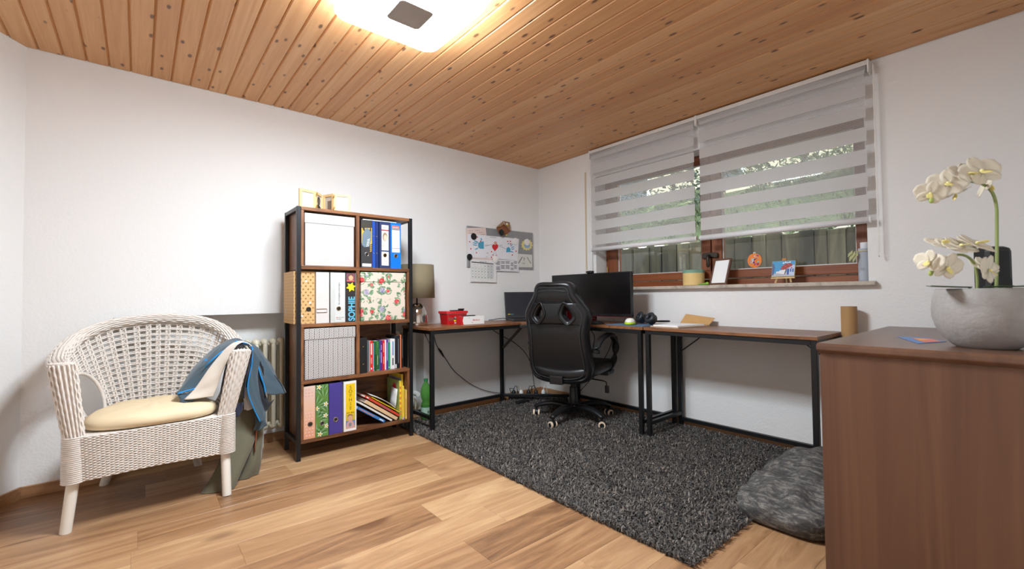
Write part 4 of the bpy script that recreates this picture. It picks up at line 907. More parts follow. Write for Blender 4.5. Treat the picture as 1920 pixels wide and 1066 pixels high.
def book(label,x0,x1,z0,h,col,yf=-.35,d=.15,group=None,marks=(),name='book',spine=None):
    t = thing(name,label,'book',((x0+x1)/2,yf+d/2,z0),0,group); m_ = S(*col,.45); c_ = .0016
    MB().box(x0,x1,yf,yf+.002,z0,z0+h).box(x0,x0+c_,yf+.002,yf+d,z0,z0+h).box(x1-c_,x1,yf+.002,yf+d,z0,z0+h).build('cover',m_,t)
    MB().box(x0+c_,x1-c_,yf+.002,yf+d-.002,z0+.001,z0+h-.002).build('pages',M_EDGE,t)
    F = Face((x0,yf,z0),PX,PZ,t); w = x1-x0
    for a,c,e,g,cc in marks: F.rect(w*a,w*c,h*e,h*g,S(*cc,.6),'spine_print')
    return t,F
bx = lambda c: hA(680+c*.0844,655,-.35).x
E5 = [148,160,228,250,372,388,440,490,523,565,612,715,760,832,856,905]
bk = [('thin white paperback beside the black folder',(206,206,206),.208,[]),('red paperback with white spine lettering',(222,44,36),.205,[(.3,.7,.55,.92,(240,200,196)),(.35,.65,.25,.45,(236,150,140)),(.35,.65,.06,.12,(250,240,240))]),('slim pale blue booklet beside the red paperback',(120,170,196),.19,[(.2,.8,.1,.18,(220,226,230))]),
  ('thick green paperback with forest cover',(38,92,44),.202,[(.1,.5,.0,.55,(28,66,34)),(.45,.8,.5,.98,(60,126,58)),(.62,.70,.2,.8,(196,206,150)),(.0,1,.015,.025,(210,220,200))]),('narrow royal blue paperback in the row',(46,78,168),.204,[(.3,.7,.4,.7,(120,150,214))]),('purple paperback with pale spine print',(92,40,112),.203,[(.35,.6,.25,.6,(206,180,214)),(.35,.6,.68,.85,(190,160,200))]),('slim red paperback beside the purple one',(204,32,34),.203,[(.4,.65,.2,.45,(240,170,120)),(.4,.65,.6,.9,(240,190,150))]),
  ('white paperback between red and purple spines',(232,228,230),.205,[(.6,.9,.02,.25,(236,180,206))]),('slim violet paperback in the row',(86,50,138),.206,[(.4,.65,.3,.9,(200,186,224))]),('green paperback with plain spine',(34,150,100),.185,[(.3,.6,.05,.1,(200,236,214))]),('thick white paperback with blue and black spine print',(226,222,220),.208,[(.45,.72,.45,.92,(90,140,186)),(.45,.7,.12,.36,(50,46,48))]),
  ('tall black paperback with white label foot',(34,35,40),.228,[(.1,.9,.01,.13,(206,204,204))]),('tall black paperback beside the orange spine',(24,24,28),.230,[(.35,.55,.15,.9,(120,120,126))]),('slim orange spined book',(240,122,72),.232,[]),('tall black book at the end of the row',(28,28,30),.228,[(.4,.6,.3,.9,(110,110,112))])]
for i,(lab,colr,h,mk) in enumerate(bk): book(lab,bx(E5[i])+.0004,bx(E5[i+1])-.0004,.4785,h,colr,marks=mk,group='paperbacks in the third shelf row')
# ---- row 4
zb = .1225
n = N('peach_ombre_hearts'); o_ = n.sep(n.obj()); n.col(n.ramp(n.math('MULTIPLY',o_[2],3.1),[(0.0,lin(226,158,122)),(.5,lin(230,184,156)),(1.0,lin(222,196,182))])); n.rough(.55)
t,F,w = binder('peach pink lever arch binder with pale hearts',-2.356,-2.290,zb,n.m,hx=-2.319,ring=S(90,70,60,.4))
F.multi([heart(.012+.018*(i%3)+(.0 if (i//3)%2 else .004),.020+.0195*(i//3),.0055) for i in range(24) if math.hypot(.012+.018*(i%3)+(.0 if (i//3)%2 else .004)-.037,.020+.0195*(i//3)-.088)>.019],S(238,196,190,.6)); F.multi([heart(.013+.018*(i%3),.258+.02*(i//3),.006) for i in range(8)],S(226,172,168,.6))
t,F,w = binder('lever arch binder with a tropical leaf and frangipani print',-2.287,-2.211,zb,S(96,138,62,.5),hole=.080)
pol = []; rs = np.random.RandomState(3)
for fx,fz,fa in ((.01,.20,.8),(.055,.24,1.2),(.02,.11,.4),(.05,.03,2.0),(.03,.28,1.9),(.065,.15,2.4),(.01,.03,1.0)):
    for k in range(-4,5):
        a = fa+k*.24; L = .055; p0_ = (fx+.01*k*math.cos(fa+1.57)*.5,fz+.01*k*math.sin(fa+1.57)*.5); q0_ = (p0_[0]+L*math.cos(a),p0_[1]+L*math.sin(a))
        nx_,nz_ = -math.sin(a)*.0022,math.cos(a)*.0022; mid_ = ((p0_[0]+q0_[0])/2,(p0_[1]+q0_[1])/2); cl_ = lambda q: (min(w-.001,max(.001,q[0])),min(.316,max(.002,q[1])))
        if min(math.hypot(p0_[0]+(q0_[0]-p0_[0])*k2/8-.038,p0_[1]+(q0_[1]-p0_[1])*k2/8-.080) for k2 in range(9))<.0155: q0_ = mid_ = p0_
        pol.append([cl_(p0_),cl_((mid_[0]+nx_,mid_[1]+nz_)),cl_(q0_),cl_((mid_[0]-nx_,mid_[1]-nz_))])
for k in range(7): F.multi(pol[9*k:9*k+9:2],S(152,190,158,.6)); F.multi(pol[9*k+1:9*k+9:2],S(52,92,44,.6),lift=.0010)
for fx,fz in ((.060,.195),(.058,.125),(.064,.060),(.020,.305),(.006,.175),(.025,.015)):
    F.multi([[(min(w-.001,max(.001,fx+.012*dx_)),min(.317,max(.001,fz+.012*dz_))) for dx_,dz_ in [(math.cos(a)*r_,math.sin(a)*r_) for a,r_ in ((b0-.45,.7),(b0-.2,1.25),(b0+.2,1.25),(b0+.45,.7))]+[(0,0)]] for b0 in np.linspace(0,6.28,6)[:-1]],S(240,238,226,.6),lift=.0013); F.ell(min(w-.006,max(.006,fx)),min(.31,max(.008,fz)),.005,.006,S(240,190,60,.6),lift=.0016)
t,F,w = binder('plain purple lever arch binder in the bottom row',-2.207,-2.126,zb,S(70,58,140,.5),ring=S(196,176,140,.3,.8))
t,F,w = binder('white binder with a yellow name label and child photo',-2.117,-2.036,zb,S(236,232,230,.5),yf=-.397,hole=0)
F.rect(.012,w-.008,.016,.302,S(240,200,20,.6),'spine_label')
for i,ch in enumerate('SOPHIE'): F.text(ch,.030,.043,.268-.0265*i,S(120,84,26,.7),align='CENTER')
F.text('18 09 2016',.0115,.014,.112,S(84,60,30,.7),bold=.0003); F.rect(.013,w-.009,.018,.108,S(206,178,52,.6),lift=.0008); F.rect(.013,w-.009,.030,.066,S(92,132,186,.6),lift=.0010); F.poly([(.014,.018),(.018,.052),(.03,.066),(.052,.066),(.064,.05),(.068,.018)],S(206,160,160,.7),lift=.0013); F.ell(.040,.084,.0155,.021,S(216,166,136,.7),lift=.0015); F.poly([(.025,.088),(.026,.102),(.036,.108),(.046,.106),(.055,.098),(.055,.088),(.048,.098),(.034,.099)],S(140,106,80,.7),lift=.0018); F.ell(.040,.040,.010,.012,S(130,134,136,.7),lift=.0016)
# leaning pile in the bottom row (books lean to the right, spines to the room)
def lean(label,a,c,thk,colr,d=.19,yf=-.375,lift=None,name='book',pages=True):
    """book whose lower spine edge runs from pixel a to pixel c on the plane y=yf"""
    A_,B_ = hA(*a,yf),hA(*c,yf); dz = Vector((0,0,lift if lift is not None else zb+.0006-min(A_.z,B_.z))); A_ = A_+dz; B_ = B_+dz; L = (B_-A_); r = L.normalized(); u_ = Vector((0,-1,0)).cross(r)*-1; u_ = r.cross(Vector((0,1,0))); u_ = -u_ if u_.z<0 else u_
    t = thing(name,label,'book',((A_.x+B_.x)/2,yf+d/2,min(A_.z,B_.z)),0,'books leaning in the bottom row'); Ln = L.length; Y = Vector((0,1,0)); c_ = .0018
    def sl(l0,l1,t0,t1,y0,y1,mat,nm):
        P_ = [A_+r*l+u_*tt+Y*yy for yy in (y0,y1) for l,tt in ((l0,t0),(l1,t0),(l1,t1),(l0,t1))]
        MB().add(P_,[(0,1,2,3),(7,6,5,4),(0,4,5,1),(1,5,6,2),(2,6,7,3),(3,7,4,0)]).build(nm,mat,t)
    m_ = S(*colr,.5); sl(0,Ln,0,thk,0,.002,m_,'spine'); sl(0,Ln,0,c_,.002,d,m_,'cover'); sl(0,Ln,thk-c_,thk,.002,d,m_,'cover'); sl(.002,Ln-.002,c_,thk-c_,.002,d-.003,M_EDGE,'pages')
    F = Face(A_,r,u_,t)
    if F.n.y>0: F.n = -F.n
    return t,F,Ln
LFT = zb+.0006-hA(743,788.5,-.375).z
t,F,L = lean('blue hardback at the bottom of the leaning pile',(669,765),(720,791),.018,(58,122,186)); F.rect(L*.06,L*.6,.006,.011,S(206,130,110,.6)); F.rect(L*.8,L*.95,.005,.012,S(226,232,238,.6))
t,F,L = lean('thin white book in the leaning pile',(673,755),(734,788.5),.012,(226,220,208))
t,F,L = lean('thick cream book in the leaning pile',(684,756),(743,788.5),.022,(222,186,142))
t,F,L = lean('red spined book on the leaning pile',(683.5,745.5),(747.4,781.2),.015,(204,70,46),lift=LFT); F.multi([rc(L*(.45+.06*i),L*(.48+.06*i),.003,.012) for i in range(5)],S(120,110,140,.6)); F.rect(L*.04,L*.1,.005,.011,M_WHITE)
t,F,L = lean('slim yellow booklet on the leaning pile',(698,747),(748.2,773.6),.005,(240,204,30),d=.16,lift=LFT+.001)
p = [q_+Vector((0,0,LFT+.006)) for q_ in (hA(696,743.5,-.365),hA(715,750.5,-.365),hA(732,759.5,-.365),hA(742,767.5,-.365))]; p = catmull(p,5); b = MB().grid([[q+Vector((0,yy,.004 if yy else 0)) for q in p] for yy in (0,.07,.14)])
tag(b.build('open_leaflet',M_PAPER,smooth=True,solid=.003),'curved white leaflet lying on the leaning books','leaflet')
# standing picture books at the right end of the bottom row, fanned
def stand(label,x0,x1,ztop,colr,yf,d,rz,marks=(),name='picture_book'):
    w = x1-x0; t = thing(name,label,'book',(x0,yf,zb),rz,'picture books at the end of the bottom row'); M = WM[t]; h = ztop-zb
    m_ = S(*colr,.5); MB().box(0,w,0,.002,0,h).box(0,.0014,.002,d,0,h).box(w-.0014,w,.002,d,0,h).xf(M).build('cover',m_,t); MB().box(.0014,w-.0014,.002,d-.002,.001,h-.002).xf(M).build('pages',M_EDGE,t)
    R3 = M.to_3x3(); return t,Face(M@Vector((0,0,0)),R3@Vector((1,0,0)),PZ,t),Face(M@Vector((0,d,0)),R3@Vector((0,-1,0)),PZ,t),w,h,d
t,F,G_,w,h,d = stand('tall yellow and lilac picture book at the shelf end',-1.6930,-1.6810,.432,(228,196,60),-.345,.21,0.0)
G_.rect(.01,d-.01,.02,h-.03,S(170,178,214,.6)); G_.rect(.06,.10,h-.06,h-.04,S(150,70,120,.6),lift=.0009)
t,F,G_,w,h,d = stand('green picture book showing a red house on its cover',-1.7190,-1.7050,.392,(150,164,96),-.365,.20,0.0)
G_.poly([(.09,.20),(.15,.20),(.15,.225),(.12,.25),(.09,.225)],S(206,40,60,.6)); G_.multi([circ(.04+.03*i,.17+.03*(i%3),.008) for i in range(5)],S(196,120,50,.6)); F.rect(0,w,.06,h*.98,S(236,196,40,.6)); F.multi([rc(w*.1,w*.9,.03+.036*i,.048+.036*i) for i in range(6)],S(206,120,60,.6),lift=.0009)
t,F,G_,w,h,d = stand('slim yellow picture book with small spine print',-1.7042,-1.6938,.355,(244,214,70),-.385,.16,0.0); F.rect(w*.35,w*.65,.05,.2,S(214,160,50,.6)); F.rect(0,w,.0,.018,S(180,170,214,.6))
t,F,G_,w,h,d = stand('short pale yellow booklet against the shelf side',-1.6802,-1.6722,.325,(240,206,110),-.385,.16,0.0); F.rect(w*.3,w*.7,.02,.14,S(206,150,70,.6))
b = MB(); b.grid([[Vector((-1.7225-.006*math.sin(j*.6)-.014*(1-i/3),-.345+.100*j/5,.205+.012*j/5+.125*i/3)) for j in range(6)] for i in range(4)]); t = b.build('folded_leaflet',M_PAPER,smooth=True,solid=.001); tag(t,'white folded leaflet with grey blocks beside the picture books','leaflet')
# ---- folding frames on top of the shelf
ft = thing('folding_photo_frame','four-part folding pine photo frame on top of the shelf','photo frame',(-2.21,-.30,1.539))
fp = [Vector((-2.372,-.352,1.539)),Vector((-2.262,-.318,1.539)),Vector((-2.198,-.235,1.539)),Vector((-2.157,-.325,1.539)),Vector((-2.050,-.345,1.539))]
for i in range(4):
    a,c = fp[i],fp[i+1]; r = (c-a); L = r.length; r.normalize(); Nn = r.cross(Vector(PZ)); hh_ = .122; a = a+r*.002; L -= .004; th = .012
    Fm = Matrix(((r.x,-Nn.x,0,a.x),(r.y,-Nn.y,0,a.y),(0,0,1,a.z),(0,0,0,1))); e = .016
    fr = MB().box(0,L,0,th,0,e).box(0,L,0,th,hh_-e,hh_).box(0,e,0,th,e,hh_-e).box(L-e,L,0,th,e,hh_-e).xf(Fm).build('frame',M_PALE,ft)
    MB().box(e,L-e,.005,.008,e,hh_-e).xf(Fm).build('picture',(M_PAPER,S(196,188,190,.6),S(190,180,168,.6),S(228,222,224,.7))[i],fr)
    F = Face(Fm@Vector((e,.005,e)),r,PZ,fr); W_,H_ = L-2*e,hh_-2*e
    if i==0: F.multi([rc(W_*.2,W_*.8,H_*(.3+.07*k),H_*(.305+.07*k)) for k in range(8)],S(200,196,196,.8))
    if i==1: F.ell(W_*.5,H_*.62,W_*.34,H_*.3,S(62,56,56,.7)); F.poly([(0,0),(W_*.1,H_*.3),(W_*.45,H_*.35),(W_*.9,H_*.2),(W_,0)],S(46,44,48,.7),lift=.0010); F.ell(W_*.58,H_*.58,W_*.2,H_*.2,S(110,98,94,.7),lift=.0012)
    if i==2: F.rect(W_*.35,W_*.9,0,H_*.7,S(120,104,92,.7))
    if i==3: F.multi([[(W_*(.3+.08*k),H_*(.36+.045*k)),(W_*(.36+.08*k),H_*(.38+.045*k)),(W_*(.36+.08*k),H_*(.42+.045*k)),(W_*(.3+.08*k),H_*(.40+.045*k))] for k in range(5)],GREY)
for k in (1,2,3):
    if k==2: continue
    for z in (.02,.098): MB().tube([fp[k]+Vector((0,-.014,z)),fp[k]+Vector((0,-.014,z+.012))],.004,8).build('hinge',S(206,160,60,.3,.9),ft)
# ============================================================ THINGS ON THE CORNER DESK
n = N('mirror_glass_base'); n.col(lin(196,186,176)); n.rough(.07); n.b.inputs['Metallic'].default_value = .92; M_MIR = n.m
lx,ly = hA(782,600,-.135).x,-.135
tl = thing('table_lamp','table lamp with olive drum shade and mirrored dome base','lamp',(lx,ly,DT))
MB().lathe([(.078,0),(.084,.004),(.084,.03),(.080,.075),(.070,.115),(.054,.148),(.034,.168),(.012,.176)],(lx,ly,DT+.0005),40).build('base',M_MIR,tl,smooth=True)
MB().lathe([(.006,.17),(.006,.245)],(lx,ly,DT),10).build('stem',S(60,58,56,.3,.8),tl)
MB().lathe([(.137,.215),(.130,.475)],(lx,ly,DT),48,cap=False).build('lamp_shade',S(132,118,92,.85,bump=.3,bs=600),tl,smooth=True,solid=.003)
MB().lathe([(.030,.243),(.034,.25),(.012,.256)],(lx,ly,DT),12).build('socket',M_DARK,tl)
for a in (0,2.09,4.19): MB().bar((lx,ly,DT+.25),(lx+.132*math.cos(a),ly+.132*math.sin(a),DT+.25),.003).build('shade_spoke',M_DARK,tl)
# red plastic tub with lid
rb = thing('tobacco_tub','red plastic tub with lid and warning label on the desk','tub',(-1.17,-.175,DT),.0)
M_TUB = S(188,24,30,.28)
x0,x1,y0,y1 = -1.255,-1.055,-.255,-.115
def tub(z0,z1,i0,i1,mat,nm):
    a = rounded(x0+i0,x1-i0,y0+i0,y1-i0,.015); c = rounded(x0+i1,x1-i1,y0+i1,y1-i1,.015); b = MB().grid([[(x,y,z0) for x,y in a],[(x,y,z1) for x,y in c]],True); k = len(a); b.f += [tuple(range(k))[::-1],tuple(range(k,2*k))]; return b.build(nm,mat,rb,auto=40)
tub(DT,DT+.088,.012,.004,M_TUB,'body'); tub(DT+.084,DT+.090,.001,.001,S(206,150,150,.3),'collar'); tub(DT+.090,DT+.106,-.004,-.002,S(214,34,38,.3),'lid')
F = Face((x0+.012,y0+.0105,DT+.004),PX,(0,-.06,1),rb); F.rect(.002,.052,.026,.080,S(150,70,60,.6),'warning_picture'); F.rect(.055,.110,.034,.080,S(24,24,26,.6),'warning_label'); F.rect(.055,.110,.020,.034,S(240,206,30,.6),'warning_label'); F.multi([rc(.060,.060+.04*f_,.072-.009*i,.0755-.009*i) for i,f_ in enumerate((.6,.95,.7,.9))],M_WHITE); F.rect(.060,.08,.002,.016,S(226,190,190,.6)); F.rect(.132,.142,.05,.062,S(236,200,190,.6))
tag(MB().box(-1.185,-1.065,-.205,-.175,DT+.1065,DT+.113,bev=.002).box(-1.10,-1.062,-.21,-.17,DT+.1131,DT+.124,bev=.003).build('cigarette_machine',M_DARK),'small black gadget lying on the red tub lid','gadget')
cb = thing('white_carton','white carton with red end and red script beside the tub','carton',(-1.07,-.30,DT),-.05); M = WM[cb]
MB().box(-.105,.115,-.038,.038,0,.064,bev=.001).xf(M).build('carton_body',S(234,230,226,.6),cb)
MB().prism([M@Vector(p) for p in ((-.1055,-.0385,0),(-.082,-.0385,0),(-.090,-.0385,.032),(-.082,-.0385,.0642),(-.1055,-.0385,.0642))],M.to_3x3()@Vector((0,.077,0))).build('red_end',S(206,34,40,.5),cb)
F = Face(M@Vector((-.105,-.038,0)),M.to_3x3()@Vector(PX),PZ,cb); F.text('Marlboro',.017,.11,.028,S(206,70,64,.6),bold=.0002); F.rect(.098,.110,.012,.015,S(190,60,60,.6)); F.rect(.07,.078,.05,.053,GREY)
tag(MB().box(-.065,.065,-.016,.016,.0645,.0725,bev=.003).xf(X((-1.085,-.30,DT),.12)).build('phone',S(40,42,44,.3)),'dark slim phone lying on the white carton','phone')
# laptop
lp = thing('laptop','open grey laptop with a dim screen on the corner desk','laptop',(-.385,-.235,DT),math.radians(-22)); M = WM[lp]
MB().box(-.18,.18,-.14,.10,.0,.020,bev=.004).xf(M).build('base',S(44,45,48,.4),lp)
MB().box(-.165,.165,-.05,.07,.0202,.0212).xf(M).build('keyboard',M_DARK,lp)
Mt = M@Matrix.Translation((0,.098,.018))@Matrix.Rotation(math.radians(-9),4,'X')
MB().box(-.18,.18,-.002,.008,0,.245,bev=.003).xf(Mt).build('screen_lid',S(52,53,56,.4),lp)
MB().box(-.168,.168,-.0028,-.0021,.022,.232).xf(Mt).build('display',S(42,44,52,.3),lp)
F = Face(Mt@Vector((-.168,-.0029,.022)),M.to_3x3()@Vector(PX),Mt.to_3x3()@Vector(PZ),lp); F.rect(.012,.034,.008,.018,S(214,180,50,.5),'sticker'); F.rect(.038,.066,.010,.016,S(90,140,160,.5),'sticker')
# monitor
mo = thing('monitor','wide black monitor with red trim on the corner desk','monitor',(-.30,-.91,DT)); mx = -.325
MB().box(mx,mx+.03,-1.325,-.497,.812,1.155,bev=.004).build('housing',S(20,20,21,.4),mo)
MB().box(mx-.0012,mx-.0002,-1.316,-.506,.834,1.148).build('display',S(14,12,13,.22),mo)
MB().box(mx-.003,mx+.004,-1.322,-.500,.8085,.8135).build('trim_strip',S(84,16,20,.4),mo)
F = Face((mx-.0012,-.497,.812),(0,-1,0),PZ,mo); F.rect(.402,.426,.008,.016,S(140,140,142,.4),'badge')
MB().box(mx+.03,mx+.075,-1.02,-.80,.90,1.06,bev=.01).build('rear_cover',M_BLACK,mo)
MB().tube([(mx+.06,-.91,1.0),(mx+.085,-.91,.90),(mx+.075,-.91,DT+.02)],.020,10).build('stand_neck',M_BLACK,mo,smooth=True)
for s in (-1,1): MB().prism([(mx+.085,-.91+s*.02,DT+.0005),(mx-.040,-.91+s*.150,DT+.0005),(mx-.048,-.91+s*.120,DT+.0005),(mx+.045,-.91-s*.012,DT+.0005)][::s],(0,0,.014)).build('stand_foot',S(28,26,27,.4),mo,bev=.003)
MB().tube([(mx+.02,-.91,DT+.03),(mx+.075,-.91,DT+.03)],.022,12).build('red_ring',S(96,18,22,.4),mo)
wb_ = thing('webcam','small black webcam clipped on top of the monitor','webcam',(mx+.01,-.83,1.155)); wy = hB(1105,508,mx).y
MB().box(mx-.012,mx+.028,wy-.028,wy+.028,1.1555,1.176,bev=.006).build('housing',M_BLACK,wb_); MB().tube([(mx-.012,wy,1.166),(mx-.018,wy,1.166)],.008,12).build('lens',S(30,32,40,.1),wb_)
# keyboard, phone-like black box, mouse pad, mouse, headphones
kb = thing('keyboard','black keyboard on the corner desk in front of the monitor','keyboard',(-.424,-.93,DT),math.radians(-90)); M = WM[kb]
MB().box(-.19,.19,-.044,.042,0,.016,bev=.003).xf(M).build('case',M_BLACK,kb)
for r_ in range(4): 
    for c_ in range(12): MB().box(-.18+c_*.030,-.155+c_*.030,-.040+r_*.020,-.023+r_*.020,.0162,.022).xf(M).build('key',S(36,36,38,.5),kb)
wr = thing('white_box','small white box on the desk behind the keyboard','box',(-.235,-.78,DT)); MB().box(-.265,-.205,-.84,-.70,DT+.0005,DT+.035,bev=.003).build('box_body',S(200,196,196,.5),wr); MB().box(-.266,-.204,-.841,-.699,DT+.028,DT+.0355,bev=.002).build('box_lid',S(212,208,206,.5),wr)
mp = MB().box(-.445,-.20,-1.50,-1.18,DT+.0003,DT+.004,bev=.0015).build('mouse_pad',S(86,112,140,.8)); tag(mp,'blue-grey mouse pad near the desk joint','mouse pad')
ms = thing('mouse','white computer mouse with lime green sides on the mouse pad','mouse',(-.345,-1.325,DT+.004)); M = X((-.345,-1.325,DT+.0045),.5)
def shell(z0,sc,prof,mat,nm):
    b = MB().lathe(prof,(0,0,0),24,sx=1.0,sy=.62); b.xf(M@Matrix.Scale(1.2,4)); return b.build(nm,mat,ms,smooth=True)
shell(0,1,[(.050,0),(.056,.005),(.055,.013),(.050,.017)],S(186,214,30,.35),'side_grips'); shell(0,1,[(.0505,.0135),(.051,.018),(.044,.028),(.030,.036),(.012,.039),(.001,.0395)],S(236,232,222,.35),'top_shell'); MB().tube([M@Vector((.034,-.005,.042)),M@Vector((.034,.005,.042))],.006,10).build('scroll_wheel',M_DARK,ms)
hp = thing('headphones','black over-ear headphones with brown accents lying on the desk','headphones',(-.24,-1.38,DT))
def cup(c,ax,r=.042):
    c,ax = Vector(c),Vector(ax).normalized()
    MB().tube([c-ax*.030,c-ax*.018,c+ax*.004],[r*.78,r*.95,r*.9],22).build('ear_cup',S(30,30,32,.4),hp,auto=40)
    a = ax.orthogonal().normalized(); b_ = ax.cross(a); MB().tube([c+ax*.012+(a*math.cos(t)+b_*math.sin(t))*r*.70 for t in np.linspace(0,2*math.pi,25)[:-1]],.0145,10,closed=True).build('ear_pad',S(38,42,48,.45),hp,smooth=True)
    MB().tube([c+ax*.004,c+ax*.006],r*.6,16).build('driver_cloth',S(20,20,22,.9),hp)
    MB().tube([c-ax*.031,c-ax*.034],r*.5,16).build('cap',S(150,110,76,.4),hp)
cup((-.235,-1.345,DT+.052),(-.72,.52,.46)); cup((-.285,-1.462,DT+.050),(-.80,.30,.52))
MB().tube(catmull([(-.222,-1.355,DT+.03),(-.150,-1.365,DT+.022),(-.105,-1.44,DT+.02),(-.13,-1.51,DT+.026),(-.20,-1.52,DT+.03),(-.268,-1.478,DT+.03)],8),.011,10,flat=.6).build('headband',S(32,32,34,.45),hp,smooth=True)
# folder with papers, on the side desk joint
fo = thing('paper_folder','open brown kraft folder on the side desk','folder',(-.25,-1.72,DT)); M_KR = S(196,152,96,.7)
MB().prism([(-.40,-1.53,DT+.0005),(-.41,-1.745,DT+.0005),(-.09,-1.80,DT+.0005),(-.08,-1.56,DT+.0005)][::-1],(0,0,.006)).build('back_cover',S(206,178,150,.7),fo)
MB().add([(-.10,-1.58,DT+.009),(-.10,-1.80,DT+.009),(-.045,-1.815,DT+.055),(-.045,-1.60,DT+.078)],[(0,1,2,3)]).build('raised_flap',M_KR,fo,solid=.002)
b = MB().prism([(-.395,-1.55,DT+.0068),(-.40,-1.735,DT+.0068),(-.12,-1.775,DT+.0068),(-.11,-1.58,DT+.0068)][::-1],(0,0,.008)); t = b.build('paper_stack',S(238,238,240,.7)); tag(t,'stack of white paper lying in the open brown folder','paper')
# cardboard tube behind the side desk end
tb = hB(1589,574,-.075)-Vector((0,.006,0)); ct = thing('cardboard_tube','tall brown cardboard tube standing between desk and dresser','tube',(-.075,tb.y,0))
MB().lathe([(.0375,0),(.0375,tb.z),(.034,tb.z),(.034,.02)],(-.075,tb.y,0),28,cap=False).build('tube_wall',S(176,136,90,.75,bump=.15,bs=80),ct,smooth=False,auto=40); MB().lathe([(.034,tb.z-.012),(.034,tb.z-.006)],(-.075,tb.y,0),20).build('end_plug',S(150,112,72,.8),ct)
# ============================================================ CABLES, POWER STRIP, BOTTLE
M_CAB = S(22,22,23,.5)
sw = thing('switch_cable','thin black cable with an inline switch hanging from the desk','cable',(-1.1,-.03,0)); y_ = -.012
MB().tube(catmull([hA(833,668,y_),hA(850,693,y_),hA(868,709,y_),hA(885,721,y_),hA(905,730,y_),hA(925,735,y_),hA(944,737,y_),hA(958,737,y_),Vector((-.435,-.030,.105)),Vector((-.418,-.068,.104))],6),.0028,6).build('cord',M_CAB,sw,smooth=True)
MB().tube([hA(822,653,y_),hA(826,658,y_),hA(832,668,y_)],[.006,.010,.006],8).build('inline_switch',M_CAB,sw,smooth=True)
MB().tube(catmull([hA(822,653,y_),hA(818,645,y_),hA(813,628,y_),hA(806,612,y_)],5),.0028,6).build('cord',M_CAB,sw,smooth=True)
lc = tag(MB().tube(catmull([(-.545,-.16,DT+.01),(-.585,-.13,DT+.022),(-.645,-.09,DT+.014),(-.655,-.05,DT+.006),(-.66,-.014,DT+.003),(-.66,-.010,DT-.035),(-.648,-.011,.69),(-.60,-.012,.655),(-.54,-.012,.622),(-.47,-.016,.585),(-.36,-.04,.52),(-.27,-.08,.42),(-.22,-.10,.30),(-.20,-.12,.09)],8),.0032,6).build('laptop_cable',M_CAB,smooth=True),'black laptop cable running over the desk edge','cable')
for i,(a,c,e) in enumerate((((-.24,-.80,DT-.03),(-.12,-.80,.60),(-.14,-.55,.10)),((-.24,-.93,DT-.03),(-.14,-1.0,.60),(-.12,-.60,.10)))):
    tag(MB().tube(catmull([a,c,((c[0]+e[0])/2,(c[1]+e[1])/2,.3),e],8),.003,6).build('monitor_cable',M_CAB,smooth=True),('black cable hanging from the desk edge behind the office chair back' if i==0 else 'black cable hanging from the desk edge beside the chair armrest'),'cable','cables hanging behind the desk')
ps = thing('power_strip','dark power strip with plugs on the floor in the corner','power strip',(-.30,-.16,.0085),math.radians(-38)); M = WM[ps]
MB().box(-.20,.20,-.028,.028,.0,.042,bev=.006).xf(M).build('strip_body',S(48,48,50,.5),ps)
for k in range(5):
    pl = MB().lathe([(.019,.042),(.021,.05),(.017,.075),(.008,.085)],(0,0,0),14).xf(M@Matrix.Translation((-.15+.07*k,0,0))).build('plug',(M_CAB,M_WHITE,M_CAB,M_CAB,M_WHITE)[k],ps,auto=40)
    q = M@Vector((-.15+.07*k,0,.085)); d_ = M.to_3x3()@Vector((.04*(-1)**k,.05,0)); MB().tube(catmull([q,q+Vector((0,0,.03))+d_*.3,q+d_*.8+Vector((0,0,.02)),q+d_*1.1+Vector((0,0,-.06))],5),.0028,6).build('plug_cord',(M_CAB,S(206,190,160,.5),M_CAB,M_CAB,M_WHITE)[k],ps,smooth=True)
ad = thing('power_adapter','black power adapter brick beside the rug edge in the corner','adapter',(-.48,-.26,.012)); MB().box(-.545,-.415,-.285,-.235,.012,.042,bev=.006).build('brick',M_CAB,ad); MB().tube(catmull([(-.415,-.26,.030),(-.36,-.27,.030),(-.315,-.235,.030),(-.30,-.19,.035)],5),.003,6).build('cord',M_CAB,ad)
n = N('green_bottle_plastic'); n.col(lin(120,190,96)); n.rough(.08); n.b.inputs['Transmission Weight'].default_value = .75; n.b.inputs['IOR'].default_value = 1.12; M_BOT = n.m
bo = hZ(799,786,.012); bt_ = thing('water_bottle','green plastic water bottle standing beside the desk leg','bottle',(bo.x,bo.y,.010))
MB().lathe([(.020,.0),(.036,.004),(.0415,.02),(.0415,.115),(.038,.13),(.030,.145),(.030,.155),(.039,.175),(.042,.20),(.042,.225),(.036,.255),(.024,.28),(.0145,.295),(.0135,.305)],(bo.x,bo.y,.010),32).build('bottle_body',M_BOT,bt_,smooth=True)
MB().lathe([(.016,.303),(.016,.322),(.0145,.324)],(bo.x,bo.y,.010),20).build('cap',S(20,120,64,.4),bt_,auto=40)
MB().lathe([(.0420,.05),(.0420,.105)],(bo.x,bo.y,.010),32,cap=False).build('label_wrap',S(166,196,176,.5),bt_,smooth=True)
F = Face((bo.x-.012,bo.y-.0432,.010+.05),PX,PZ,bt_); F.multi([rc(.002*i,.002*i+.0011,.008,.03) for i in range(9)],INK)
